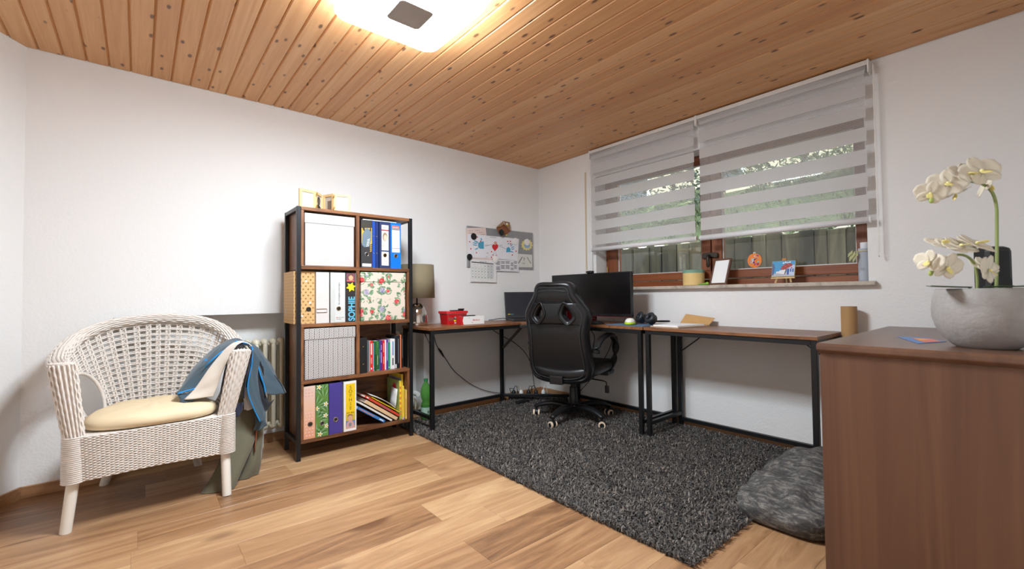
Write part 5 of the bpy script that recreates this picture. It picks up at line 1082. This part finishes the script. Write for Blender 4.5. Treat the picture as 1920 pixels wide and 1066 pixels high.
# ============================================================ MAGNET BOARD AND WHAT HANGS ON IT
def K(x,y,d=0.0): return hA(860+x*.12195,410+y*.12195,-.014-d)
bd = thing('magnet_board','grey magnetic memo board on the wall above the laptop','board',(-.49,-.007,1.235))
MB().box(-.893,-.097,-.012,-.001,1.238,1.608,bev=.002).build('panel',S(146,146,148,.45,.2),bd)
for x in (-.893,-.107): MB().box(x,x+.010,-.0135,-.0121,1.238,1.608).build('edge_trim',S(176,176,178,.35,.4),bd)
def sheet_on(name,label,cat,pts,mat,d,th=.0006):
    P_ = [K(*q,d) for q in pts]; b = MB().prism(P_[::-1],(0,th,0)); o = b.build(name,mat); tag(o,label,cat); c = P_[0]
    F = Face((0,c.y,0),PX,PZ,o); return o,F,(lambda x,y: (K(x,y,d).x,K(x,y,d).z))
o,F,q = sheet_on('pink_note','pale pink paper form under the handprint drawing on the board','paper',[(108,140),(415,135),(428,250),(520,640),(130,600)],S(226,204,196,.8),.0010)
F.multi([[q(a,c),q(a+70,c-2),q(a+70,c+6),q(a,c+8)] for a,c in ((150,180),(250,175),(300,205),(160,215),(340,235))],S(186,160,156,.8))
o,F,q = sheet_on('timetable','white printed timetable under the drawing on the board','paper',[(555,620),(905,640),(930,812),(575,800)],S(222,220,222,.8),.0018)
F.multi([[q(a,c+dy),q(a+w_,c+dy+3),q(a+w_,c+dy+14),q(a,c+dy+11)] for k in range(7) for a,w_ in ((575,60),(650,58),(722,60),(800,40),(850,45)) for c in (652+k*20,) for dy in (0,) if (k*3+a)%4],S(120,118,124,.8))
o,F,q = sheet_on('calendar_sheet','white month calendar with green marks hanging below the board','calendar',[(180,610),(530,640),(580,650),(582,978),(180,965)],S(228,226,224,.8),.0026)
F.multi([[q(195,655),q(533,686),q(533,698),q(195,669)]],INK,lift=.0008); F.text('September 2023',.0125,*q(318,664),INK)
rows_ = [695,740,785,830,875,905]; 
F.multi([[q(195,y_),q(533,y_+14),q(533,y_+16),q(195,y_+2)] for y_ in rows_]+[[q(195+48.3*i,668+2*i),q(197+48.3*i,668+2*i),q(197+48.3*i,905),q(195+48.3*i,905)] for i in range(8)],S(180,178,180,.8),lift=.0007)
F.multi([[q(438,680),q(533,690),q(533,916),q(438,908)]],S(206,204,206,.8),lift=.0006)
F.multi([[q(205+48*i+9*(r%2),712+44*r+3*i),q(222+48*i,708+44*r+3*i),q(224+48*i,716+44*r+3*i),q(207+48*i,722+44*r+3*i)] for r in range(5) for i in range(7) if (r>0 or i>3)],S(70,140,90,.8),lift=.0010)
o,F,q = sheet_on('card','pale card with a question mark at the board corner','card',[(905,535),(1130,552),(1132,745),(905,742)],S(216,214,206,.8),.0014)
F.text('?',.046,*q(995,645),INK,bold=.0006); F.text('DIR',.022,*q(978,695),GREY); F.multi([[q(915,680),q(975,580),q(982,586),q(922,686)],[q(1050,592),q(1056,588),q(1112,684),q(1106,688)]],INK)
o,F,q = sheet_on('handprint_drawing','white paper drawing with two blue handprints and a red heart figure','drawing',[(135,230),(630,275),(928,308),(905,640),(400,600),(128,590)],S(228,226,230,.8),.0036)
M_BL = S(74,158,190,.7); M_BL2 = S(66,150,186,.7)
F.poly([q(*p) for p in ((296,375),(330,352),(386,345),(388,462),(330,458),(300,440))],M_BL); F.poly([q(*p) for p in ((735,450),(765,430),(796,455),(796,512),(730,515))],M_BL)
def fing(a,c,w_): 
    A_,B_ = Vector(a),Vector(c); d_ = (B_-A_).normalized(); n_ = Vector((-d_.y,d_.x))*w_; return [q(*(A_+n_)),q(*(B_+n_*.8)),q(*(B_-n_*.8)),q(*(A_-n_))]
F.multi([fing((298,362),(238,338),9),fing((282,380),(218,366),8),fing((280,408),(218,398),8),fing((296,452),(252,470),9),fing((352,332),(342,296),10)],M_BL,lift=.0007)
F.multi([fing((795,418),(832,392),7),fing((808,442),(855,428),7),fing((812,468),(855,460),7),fing((798,500),(838,512),8),fing((764,392),(770,372),8)],M_BL2,lift=.0007)
hq = [q(*p) for p in ((556,500),(606,440),(606,405),(585,385),(560,400),(535,388),(513,408),(516,445))]; F.poly(hq,S(206,40,48,.7)); F.poly([q(*p) for p in circ(565,370,24,14)],S(206,160,140,.7),lift=.0010)
F.multi([[q(a-8,c-10),q(a+8,c-10),q(a+8,c+9),q(a-8,c+9)] for a,c in ((285,280),(336,346),(170,352),(187,460),(273,521),(883,497),(823,556),(793,347),(753,347),(800,386),(505,505),(503,591))],REDP,lift=.0009)
F.multi([[q(510,552),q(538,548),q(538,560),q(512,560)],[q(565,556),q(594,556),q(592,564),q(566,564)]],REDP,lift=.0009)
F.multi([[q(398,418),q(512,392),q(512,396),q(398,423)],[q(606,404),q(726,462),q(726,467),q(606,409)],[q(538,505),q(541,505),q(541,548),q(538,548)],[q(571,505),q(574,505),q(574,552),q(571,552)]],GREY,lift=.0009)
F.text('ICH HAB DICH',.0115,*q(478,285),INK); F.text('SOOOO',.012,*q(402,408),GREY); F.text('SEHR!',.012,*q(632,410),GREY); F.text('LIEB!',.012,*q(424,530),GREY); F.text('DEINE',.009,*q(415,588),GREY)
o = tag(MB().prism([K(*p,.0014) for p in star(1050,400,92,74,12,.1)],(0,.0008,0)).build('sun_badge',S(226,212,140,.7)),'yellow paper sun with a blue centre on the board','badge'); F = Face((0,K(1050,400,.0014).y,0),PX,PZ,o); F.poly([(K(*p).x,K(*p).z) for p in circ(1050,405,48,16)],S(150,176,200,.7))
# paper bird pinned to the top edge
pb = thing('paper_bird','folded brown paper bird pinned to the top of the board','craft',(K(690,150).x,-.03,K(690,150).z-.07))
MB().add([K(*p,.006) for p in ((578,135),(690,75),(765,140),(795,190),(735,240),(650,252),(615,220))]+[K(680,160,.028)],[(0,7,6),(6,7,5),(5,7,4),(4,7,3),(3,7,2),(2,7,1),(1,7,0)]).build('body',S(138,84,52,.75),pb)
MB().prism([K(*p,.030) for p in ((575,132),(685,32),(700,80),(650,115))][::-1],(0,.001,0)).build('wing',S(158,126,96,.75),pb); MB().prism([K(*p,.031) for p in ((685,32),(785,52),(800,185),(765,160),(715,78))][::-1],(0,.001,0)).build('wing',S(150,116,86,.75),pb)
MB().prism([K(*p,.033) for p in circ(742,80,16,10)],(0,.001,0)).build('eye',M_WHITE,pb); MB().prism([K(*p,.034) for p in ((735,88),(765,88),(752,105))][::-1],(0,.001,0)).build('beak',S(240,206,40,.7),pb); MB().prism([K(*p,.016) for p in ((725,242),(750,238),(745,258),(728,258))][::-1],(0,.001,0)).build('foot',S(240,206,40,.7),pb)
for (x,y,r,mm,lab,d) in ((230,272,42,M_DARK,'round black magnet holding the corner of the handprint drawing',.005),(166,585,40,M_DARK,'round black magnet at the lower edge of the pink note',.005),(656,210,38,M_DARK,'round black magnet pinning the paper bird',.036),(870,345,40,S(232,228,222,.4),'round white magnet holding the drawing beside the sun badge',.005),(565,628,42,S(232,228,222,.4),'round white magnet between calendar and timetable',.005),(1048,360,38,S(232,228,222,.4),'round white magnet on the paper sun',.003)):
    c = K(x,y,d); rr = (K(x+r,y,d)-c).length; b = MB().tube([c,c+Vector((0,-.005,0)),c+Vector((0,-.007,0))],[rr,rr,rr*.85],20); tag(b.build('magnet',mm,auto=40),lab,'magnet','round magnets on the memo board')
# ============================================================ ON THE WINDOW SILL
SZ = 1.0425
def W(x,y): return (1090+x*560/1298,100+y*560/1298)
c = hB(1301,534,.045); ti = thing('tin','pale yellow round tin with a sage green lid on the sill','tin',(.045,c.y,SZ))
MB().lathe([(.073,0),(.076,.002),(.076,.098)],(.045,c.y,SZ),36).build('tin_body',S(226,194,128,.55),ti,auto=40); MB().lathe([(.0775,.092),(.0775,.112),(.074,.115)],(.045,c.y,SZ),36).build('lid',S(120,160,140,.5),ti,auto=40)
gl = thing('lizard_figure','small green toy lizard lying on the sill beside the tin','toy',(.0,-1.70,SZ)); gy = hB(1318,533,0).y
MB().tube(catmull([(-.005,gy+.045,SZ+.004),(-.002,gy+.02,SZ+.006),(.004,gy-.005,SZ+.008),(-.002,gy-.028,SZ+.011)],5),[.001,.0025,.003,.0035,.004,.005,.006,.007,.0075,.008,.0085,.008,.009,.010,.0105,.008],8,flat=.8).build('body',S(132,182,60,.5),gl,smooth=True); MB().ball((-.004,gy-.034,SZ+.012),(.010,.012,.010)).build('head',S(150,196,70,.5),gl,smooth=True)
for dx,dy in ((-.012,.01),(.014,.008),(-.012,-.02),(.012,-.022)): MB().tube([(0,gy+dy,SZ+.006),(dx,gy+dy,SZ+.002)],.002,6).build('leg',S(70,140,190,.5),gl)
BL = hB(*W(555,1000),.040); BL.z = SZ; e_ = Vector((-.05,-.142,0)); l_ = Vector((.95,-.335,0)).normalized()*.055+Vector((0,0,.186)); nf = e_.cross(l_).normalized(); 
pf = thing('photo_frame','brown wooden picture frame on the sill, its sheet painted white as glare','picture frame',BL+e_*.5); eu,lu = e_.normalized(),l_.normalized(); EL,LL = e_.length,l_.length
Fm = Matrix(((eu.x,-nf.x,lu.x,BL.x),(eu.y,-nf.y,lu.y,BL.y),(eu.z,-nf.z,lu.z,BL.z+.002),(0,0,0,1))); f_ = .013
MB().box(0,EL,0,.014,0,f_).box(0,EL,0,.014,LL-f_,LL).box(0,f_,0,.014,f_,LL-f_).box(EL-f_,EL,0,.014,f_,LL-f_).xf(Fm).build('frame',S(104,72,56,.45),pf,bev=.002); MB().box(f_,EL-f_,.004,.010,f_,LL-f_).xf(Fm).build('sheet',S(250,250,250,.6),pf)  # sheet's near-white colour paints the glare over the framed picture
MB().bar(Fm@Vector((EL*.5,.012,LL*.55)),Fm@Vector((EL*.5,.012,LL*.55))+Vector((.03,-.012,-.103)),.02,.004).build('rear_strut',S(60,48,42,.6),pf)
ea = thing('easel','miniature pine easel on the window sill','easel',(.04,-2.22,SZ)); ey = hB(*W(880,985),.035).y
for dy in (.045,-.045): MB().bar((.022,ey+dy,SZ+.003),(.062,ey+dy*.25,SZ+.145),.008).build('leg',M_PALE,ea)
MB().bar((.085,ey,SZ+.003),(.060,ey,SZ+.13),.008).build('rear_leg',M_PALE,ea); MB().bar((.020,ey+.068,SZ+.034),(.020,ey-.068,SZ+.034),.010,.008).build('ledge',M_PALE,ea); MB().bar((.055,ey+.012,SZ+.1525),(.055,ey-.012,SZ+.1525),.014,.016).build('top_clamp',S(190,130,70,.6),ea)
pc = thing('small_canvas','small canvas with a blue sky, white houses and a red tree on the easel','painting',(.03,ey,SZ+.042)); th_ = math.radians(15); Cm = Matrix.Translation((.016,ey+.066,SZ+.042))@Matrix(((0,1,0,0),(-1,0,0,0),(0,0,1,0),(0,0,0,1)))@Matrix.Rotation(-th_,4,'X')
MB().box(0,.132,0,.010,0,.104).xf(Cm).build('canvas',S(226,214,160,.7),pc); R3 = Cm.to_3x3(); F = Face(Cm@Vector((0,0,0)),R3@Vector((1,0,0)),R3@Vector((0,0,1)),pc)
F.rect(.001,.131,.001,.103,S(70,156,206,.6)); F.poly([(.001,.001),(.131,.001),(.131,.022),(.07,.030),(.03,.024),(.001,.016)],S(176,180,190,.6),lift=.0008); F.poly([(.026,.022),(.044,.022),(.044,.036),(.026,.034)],S(222,224,232,.6),lift=.0010); F.poly([(.044,.020),(.082,.014),(.082,.048),(.062,.044),(.044,.040)],S(232,230,232,.6),lift=.0010); F.poly([(.001,.006),(.012,.014),(.018,.060),(.010,.085),(.001,.092)],S(84,106,146,.6),lift=.0012)
F.poly([(.088,.012),(.131,.006),(.131,.074),(.108,.078),(.088,.062)],S(190,206,232,.6),lift=.0012); F.poly([(.090,.012),(.100,.011),(.100,.052),(.090,.050)],S(40,70,160,.6),lift=.0014); F.multi([rc(.106,.113,.030,.050),rc(.119,.126,.028,.050)],S(54,84,170,.6),lift=.0016)
F.poly([(.050,.050),(.056,.064),(.068,.074),(.078,.084),(.096,.088),(.112,.084),(.120,.074),(.110,.064),(.098,.058),(.084,.048),(.066,.044)],S(158,64,58,.6),lift=.0018); F.multi([circ(.060+.009*i,.056+.010*((i*2)%3),.0045,8) for i in range(7)],S(196,92,84,.6),lift=.0020); F.multi([circ(.066+.012*i,.090+.004*(i%2),.0055,8) for i in range(4)],S(226,232,240,.6),lift=.0009); F.poly([(.074,.014),(.080,.014),(.086,.050),(.082,.052)],S(90,70,60,.6),lift=.0017)
# orange window ornament on the pane
oc_ = hB(1415,488,FX+.0165); so_ = thing('window_ornament','round orange glitter ornament stuck on the window pane','ornament',oc_-Vector((0,0,.05)))
pp = [oc_+Vector((0,math.cos(a)*.048*(1-.04*math.cos(2*a)),math.sin(a)*.049)) for a in np.linspace(0,2*math.pi,33)[:-1]]; MB().prism(pp,(-.003,0,0)).build('disc',S(236,128,20,.4),so_)
MB().box(oc_.x-.002,oc_.x,oc_.y-.008,oc_.y+.008,oc_.z+.046,oc_.z+.058).build('suction_tab',S(196,200,200,.2),so_)
F = Face((oc_.x-.003,oc_.y,oc_.z),(0,-1,0),PZ,so_); rs = np.random.RandomState(8)
for cc_ in ((200,60,150),(90,190,200),(150,90,190),(190,30,60),(210,210,220)): F.multi([circ(rs.uniform(-.03,.03),rs.uniform(-.034,.034),rs.uniform(.0025,.0055),6) for _ in range(6)],S(*cc_,.3,.3))
F.poly(star(.022,-.026,.012,.006,5,.3),S(170,20,60,.3),lift=.0012); F.poly(star(-.012,.006,.015,.007,4,.7),S(170,196,206,.3),lift=.0012)
# tall glass candle holder with dried sprig
vy = hB(1621,525,.055).y; vz = thing('glass_candle_holder','tall printed glass holder with twine and dried sprig at the sill end','glass holder',(.055,vy,SZ))
n = N('frosted_glass'); n.col(lin(222,228,236)); n.rough(.15); n.b.inputs['Transmission Weight'].default_value = .55; n.b.inputs['IOR'].default_value = 1.1
MB().lathe([(.026,0),(.027,.004),(.027,.188),(.025,.188),(.025,.004)],(.055,vy,SZ),28,cap=False).build('glass',n.m,vz,auto=40); MB().lathe([(.024,.004),(.024,.055)],(.055,vy,SZ),24).build('wax',S(228,228,228,.5),vz,auto=40); MB().lathe([(.018,.055),(.019,.222)],(.055,vy-.003,SZ),20).build('paper_roll',S(222,224,232,.6),vz,auto=40)
MB().tube([(.055+math.cos(a)*.0285,vy+math.sin(a)*.0285,SZ+.172) for a in np.linspace(0,2*math.pi,25)[:-1]],.003,6,closed=True).build('twine',S(206,190,150,.9),vz)
for k,(dy,dz,ln_) in enumerate(((.0,0,.045),(.010,.006,.05),(.018,-.002,.055),(.006,-.012,.05),(.022,.010,.04))):
    p = Vector((.022,vy+.022+dy,SZ+.17+dz)); t_ = Vector((-.010,.012+dy*.4,-ln_)); s_ = Vector((.3,1,0)).normalized()*.011
    MB().add([p,p+t_*.5+s_,p+t_,p+t_*.5-s_],[(0,1,2,3)]).build('dried_leaf',S(176,176,130,.8),vz,solid=.001)
F = Face((.0275,vy,SZ),(0,-1,0),PZ,vz); F.multi([rc(-.012,.012*f2,.060+.006*i,.0615+.006*i) for i,f2 in enumerate((.6,1,.8))],GREY)
# ============================================================ ON THE DRESSER
def hD(px,py,D): return CAM+ray(px,py)*D
bw = Vector((-1.105,-3.172,DZ)); bowl = thing('flower_bowl','round grey stoneware bowl on the dresser','bowl',bw)
n = N('rough_stoneware'); o_ = n.obj(); n.col(n.mix(n.noise(o_,30.0,4.0),lin(150,144,140),lin(172,166,162))); n.rough(.75); n.bump(n.math('ADD',n.noise(n.scale(o_,(12,12,26)),1.0,4.0),n.math('MULTIPLY',n.noise(o_,90.0,2.0),.4)),.6,.006)
MB().lathe([(.066,0.0005),(.076,.006),(.098,.030),(.115,.062),(.1235,.095),(.1245,.120),(.121,.152),(.114,.178),(.111,.184),(.106,.182),(.113,.150),(.116,.12)],bw,56,cap=False).build('bowl_wall',n.m,bowl,smooth=True)
MB().lathe([(.0665,0.0006),(.0,.0007)],bw,30,cap=False).build('bowl_base',n.m,bowl); MB().lathe([(.1155,.13),(.06,.142),(.0,.146)],bw,32,cap=False).build('soil',S(74,62,50,.95,bump=.6,bs=60),bowl)
orc = thing('orchid','white orchid with two arching flower stems in the grey bowl','orchid',bw+Vector((0,0,.14))); D0 = (bw-CAM).dot(_f)
M_STEM = S(146,158,96,.55); M_PET = S(222,212,192,.6); M_LIP = S(236,222,140,.55); M_LFG = S(62,92,44,.45)
def stem(pts,r): MB().tube(catmull([hD(*p) for p in pts],8),r,8).build('stem',M_STEM,orc,smooth=True)
stem([(1868,560,D0),(1869,480,D0),(1869,420,D0),(1868,385,D0-.005),(1860,360,D0-.01),(1842,345,D0-.02),(1815,340,D0-.03),(1785,347,D0-.03),(1755,365,D0-.03)],.0042)
stem([(1832,560,D0-.04),(1832,520,D0-.04),(1827,495,D0-.045),(1812,480,D0-.05),(1790,478,D0-.05),(1768,492,D0-.05),(1748,510,D0-.05)],.0036)
def petal(c,d,nv,L,Wd,cup=.25):
    d,nv = Vector(d).normalized(),Vector(nv).normalized(); s_ = nv.cross(d).normalized(); G = []
    for i in range(7):
        t = i/6; w_ = Wd*math.sin(math.pi*(t*.86+.07))**.7; row = []
        for j in range(5):
            u_ = (j-2)/2; row.append(c+d*(L*t)+s_*(w_*u_)+nv*(cup*L*(t*t*.5+u_*u_*.18)))
        G.append(row)
    return MB().grid(G)
def flower(px,py,D,size,face,roll=0.0):
    c = hD(px,py,D); nv = Vector(face).normalized(); u_ = Vector((0,0,1))-nv*nv.z; u_ = u_.normalized() if u_.length>.05 else _r.copy(); s_ = u_.cross(nv)
    fl = None
    def dr_(a): return u_*math.cos(a+roll)+s_*math.sin(a+roll)
    for k,(a,L,w_,cp) in enumerate(((0,.9,.36,.15),(1.35,1.0,.55,.12),(-1.35,1.0,.55,.12),(2.35,.85,.34,.15),(-2.35,.85,.34,.15))):
        b = petal(c-nv*(.002*(k%2)),dr_(a),nv,size*L*1.12,size*w_*1.12,cp)
        if fl is None: fl = b.build('flower',M_PET,orc,smooth=True,solid=.0012)
        else: b.build('petal',M_PET,fl,smooth=True,solid=.0012)
    petal(c+nv*.004,dr_(math.pi)*.7+nv*.6,nv,size*.5,size*.22,.3).build('lip',M_LIP,fl,smooth=True,solid=.0015); MB().ball(c+nv*.006,size*.1,8,6).build('column',S(246,236,170,.5),fl,smooth=True)
tc = -_f
for px,py,D,s_,fc,ro in ((1744,362,D0-.05,.036,tc+_r*-.8+Vector((0,0,-.3)),.3),(1776,344,D0-.05,.045,tc+_r*-.5+Vector((0,0,.3)),.1),(1790,362,D0-.02,.036,tc*.2+_r*.3+Vector((0,0,-.8)),.6),(1815,328,D0-.05,.050,tc*.8+Vector((0,0,.6)),.2),(1838,322,D0-.06,.052,tc+_r*-.2+Vector((0,0,.4)),-.3),(1848,345,D0-.01,.044,tc*.4+_r*.7+Vector((0,0,-.3)),.5),
    (1742,490,D0-.08,.034,tc*.4+_r*-1,.2),(1768,458,D0-.08,.040,tc*.5+Vector((0,0,.8)),.5),(1775,500,D0-.09,.042,tc+Vector((0,0,-.3)),.2),(1800,462,D0-.09,.044,tc*.6+Vector((0,0,.7)),-.2),(1830,458,D0-.08,.050,tc*.5+_r*.2+Vector((0,0,.7)),.2),(1852,506,D0-.08,.044,tc+_r*.4,.3),(1846,498,D0-.05,.036,tc*.6+Vector((0,0,.6)),.1)): flower(px,py,D,s_,fc,ro)
for px,py,D in ((1746,376,D0-.05),(1745,512,D0-.055)): MB().ball(hD(px,py,D),(.006,.006,.008),8,6).build('bud',S(170,184,96,.5),orc,smooth=True)
for a,(p,tip,wd) in enumerate(((bw+Vector((-.03,.03,.187)),hD(1742,539,D0-.02),.022),(bw+Vector((.0,-.01,.187)),hD(1890,534,D0-.08),.03),(bw+Vector((.02,-.04,.187)),hD(1960,532,D0+.02),.03))):
    tip.z = DZ+.188; d_ = tip-p; MB().tube([p+Vector((.004,0,-.050)),p],.004,6).build('petiole',M_LFG,orc); petal(p,d_,Vector((0,0,1)),d_.length,wd,.05).build('leaf',M_LFG,orc,smooth=True,solid=.002)
sp = hD(1862,520,1.66); spk = thing('speaker','small black rounded speaker standing behind the orchid bowl','speaker',(sp.x,sp.y,DZ)); top_ = hD(1862,462,1.66).z
Ms = X((sp.x,sp.y,DZ),math.radians(-40)); MB().box(-.045,.045,-.035,.035,.0006,top_-DZ,bev=.02).xf(Ms).build('housing',M_DARK,spk,smooth=False); MB().tube([Ms@Vector((0,-.034,(top_-DZ)*.6)),Ms@Vector((0,-.037,(top_-DZ)*.6))],.03,20).build('driver',S(34,34,36,.6),spk)
cdp = [hZ(1682,631,DZ+.0006),hZ(1722,644,DZ+.0006),hZ(1775,640,DZ+.0006),hZ(1735,632.5,DZ+.0006)]; pcd = tag(MB().prism(cdp,(0,0,.0008)).build('postcard',S(96,136,190,.5)),'blue and orange postcard lying on the dresser beside the bowl','postcard')
F = Face((0,0,DZ+.0014),(1,0,0),(0,1,0),pcd); ctr = sum(cdp,Vector())/4; F.poly([((ctr+(p-ctr)*.62+(cdp[2]-cdp[0])*.10).x,(ctr+(p-ctr)*.62+(cdp[2]-cdp[0])*.10).y) for p in cdp],S(226,120,96,.5)); F.poly([((ctr+(p-ctr)*.3).x,(ctr+(p-ctr)*.3).y) for p in cdp],S(240,170,80,.5),lift=.0009)
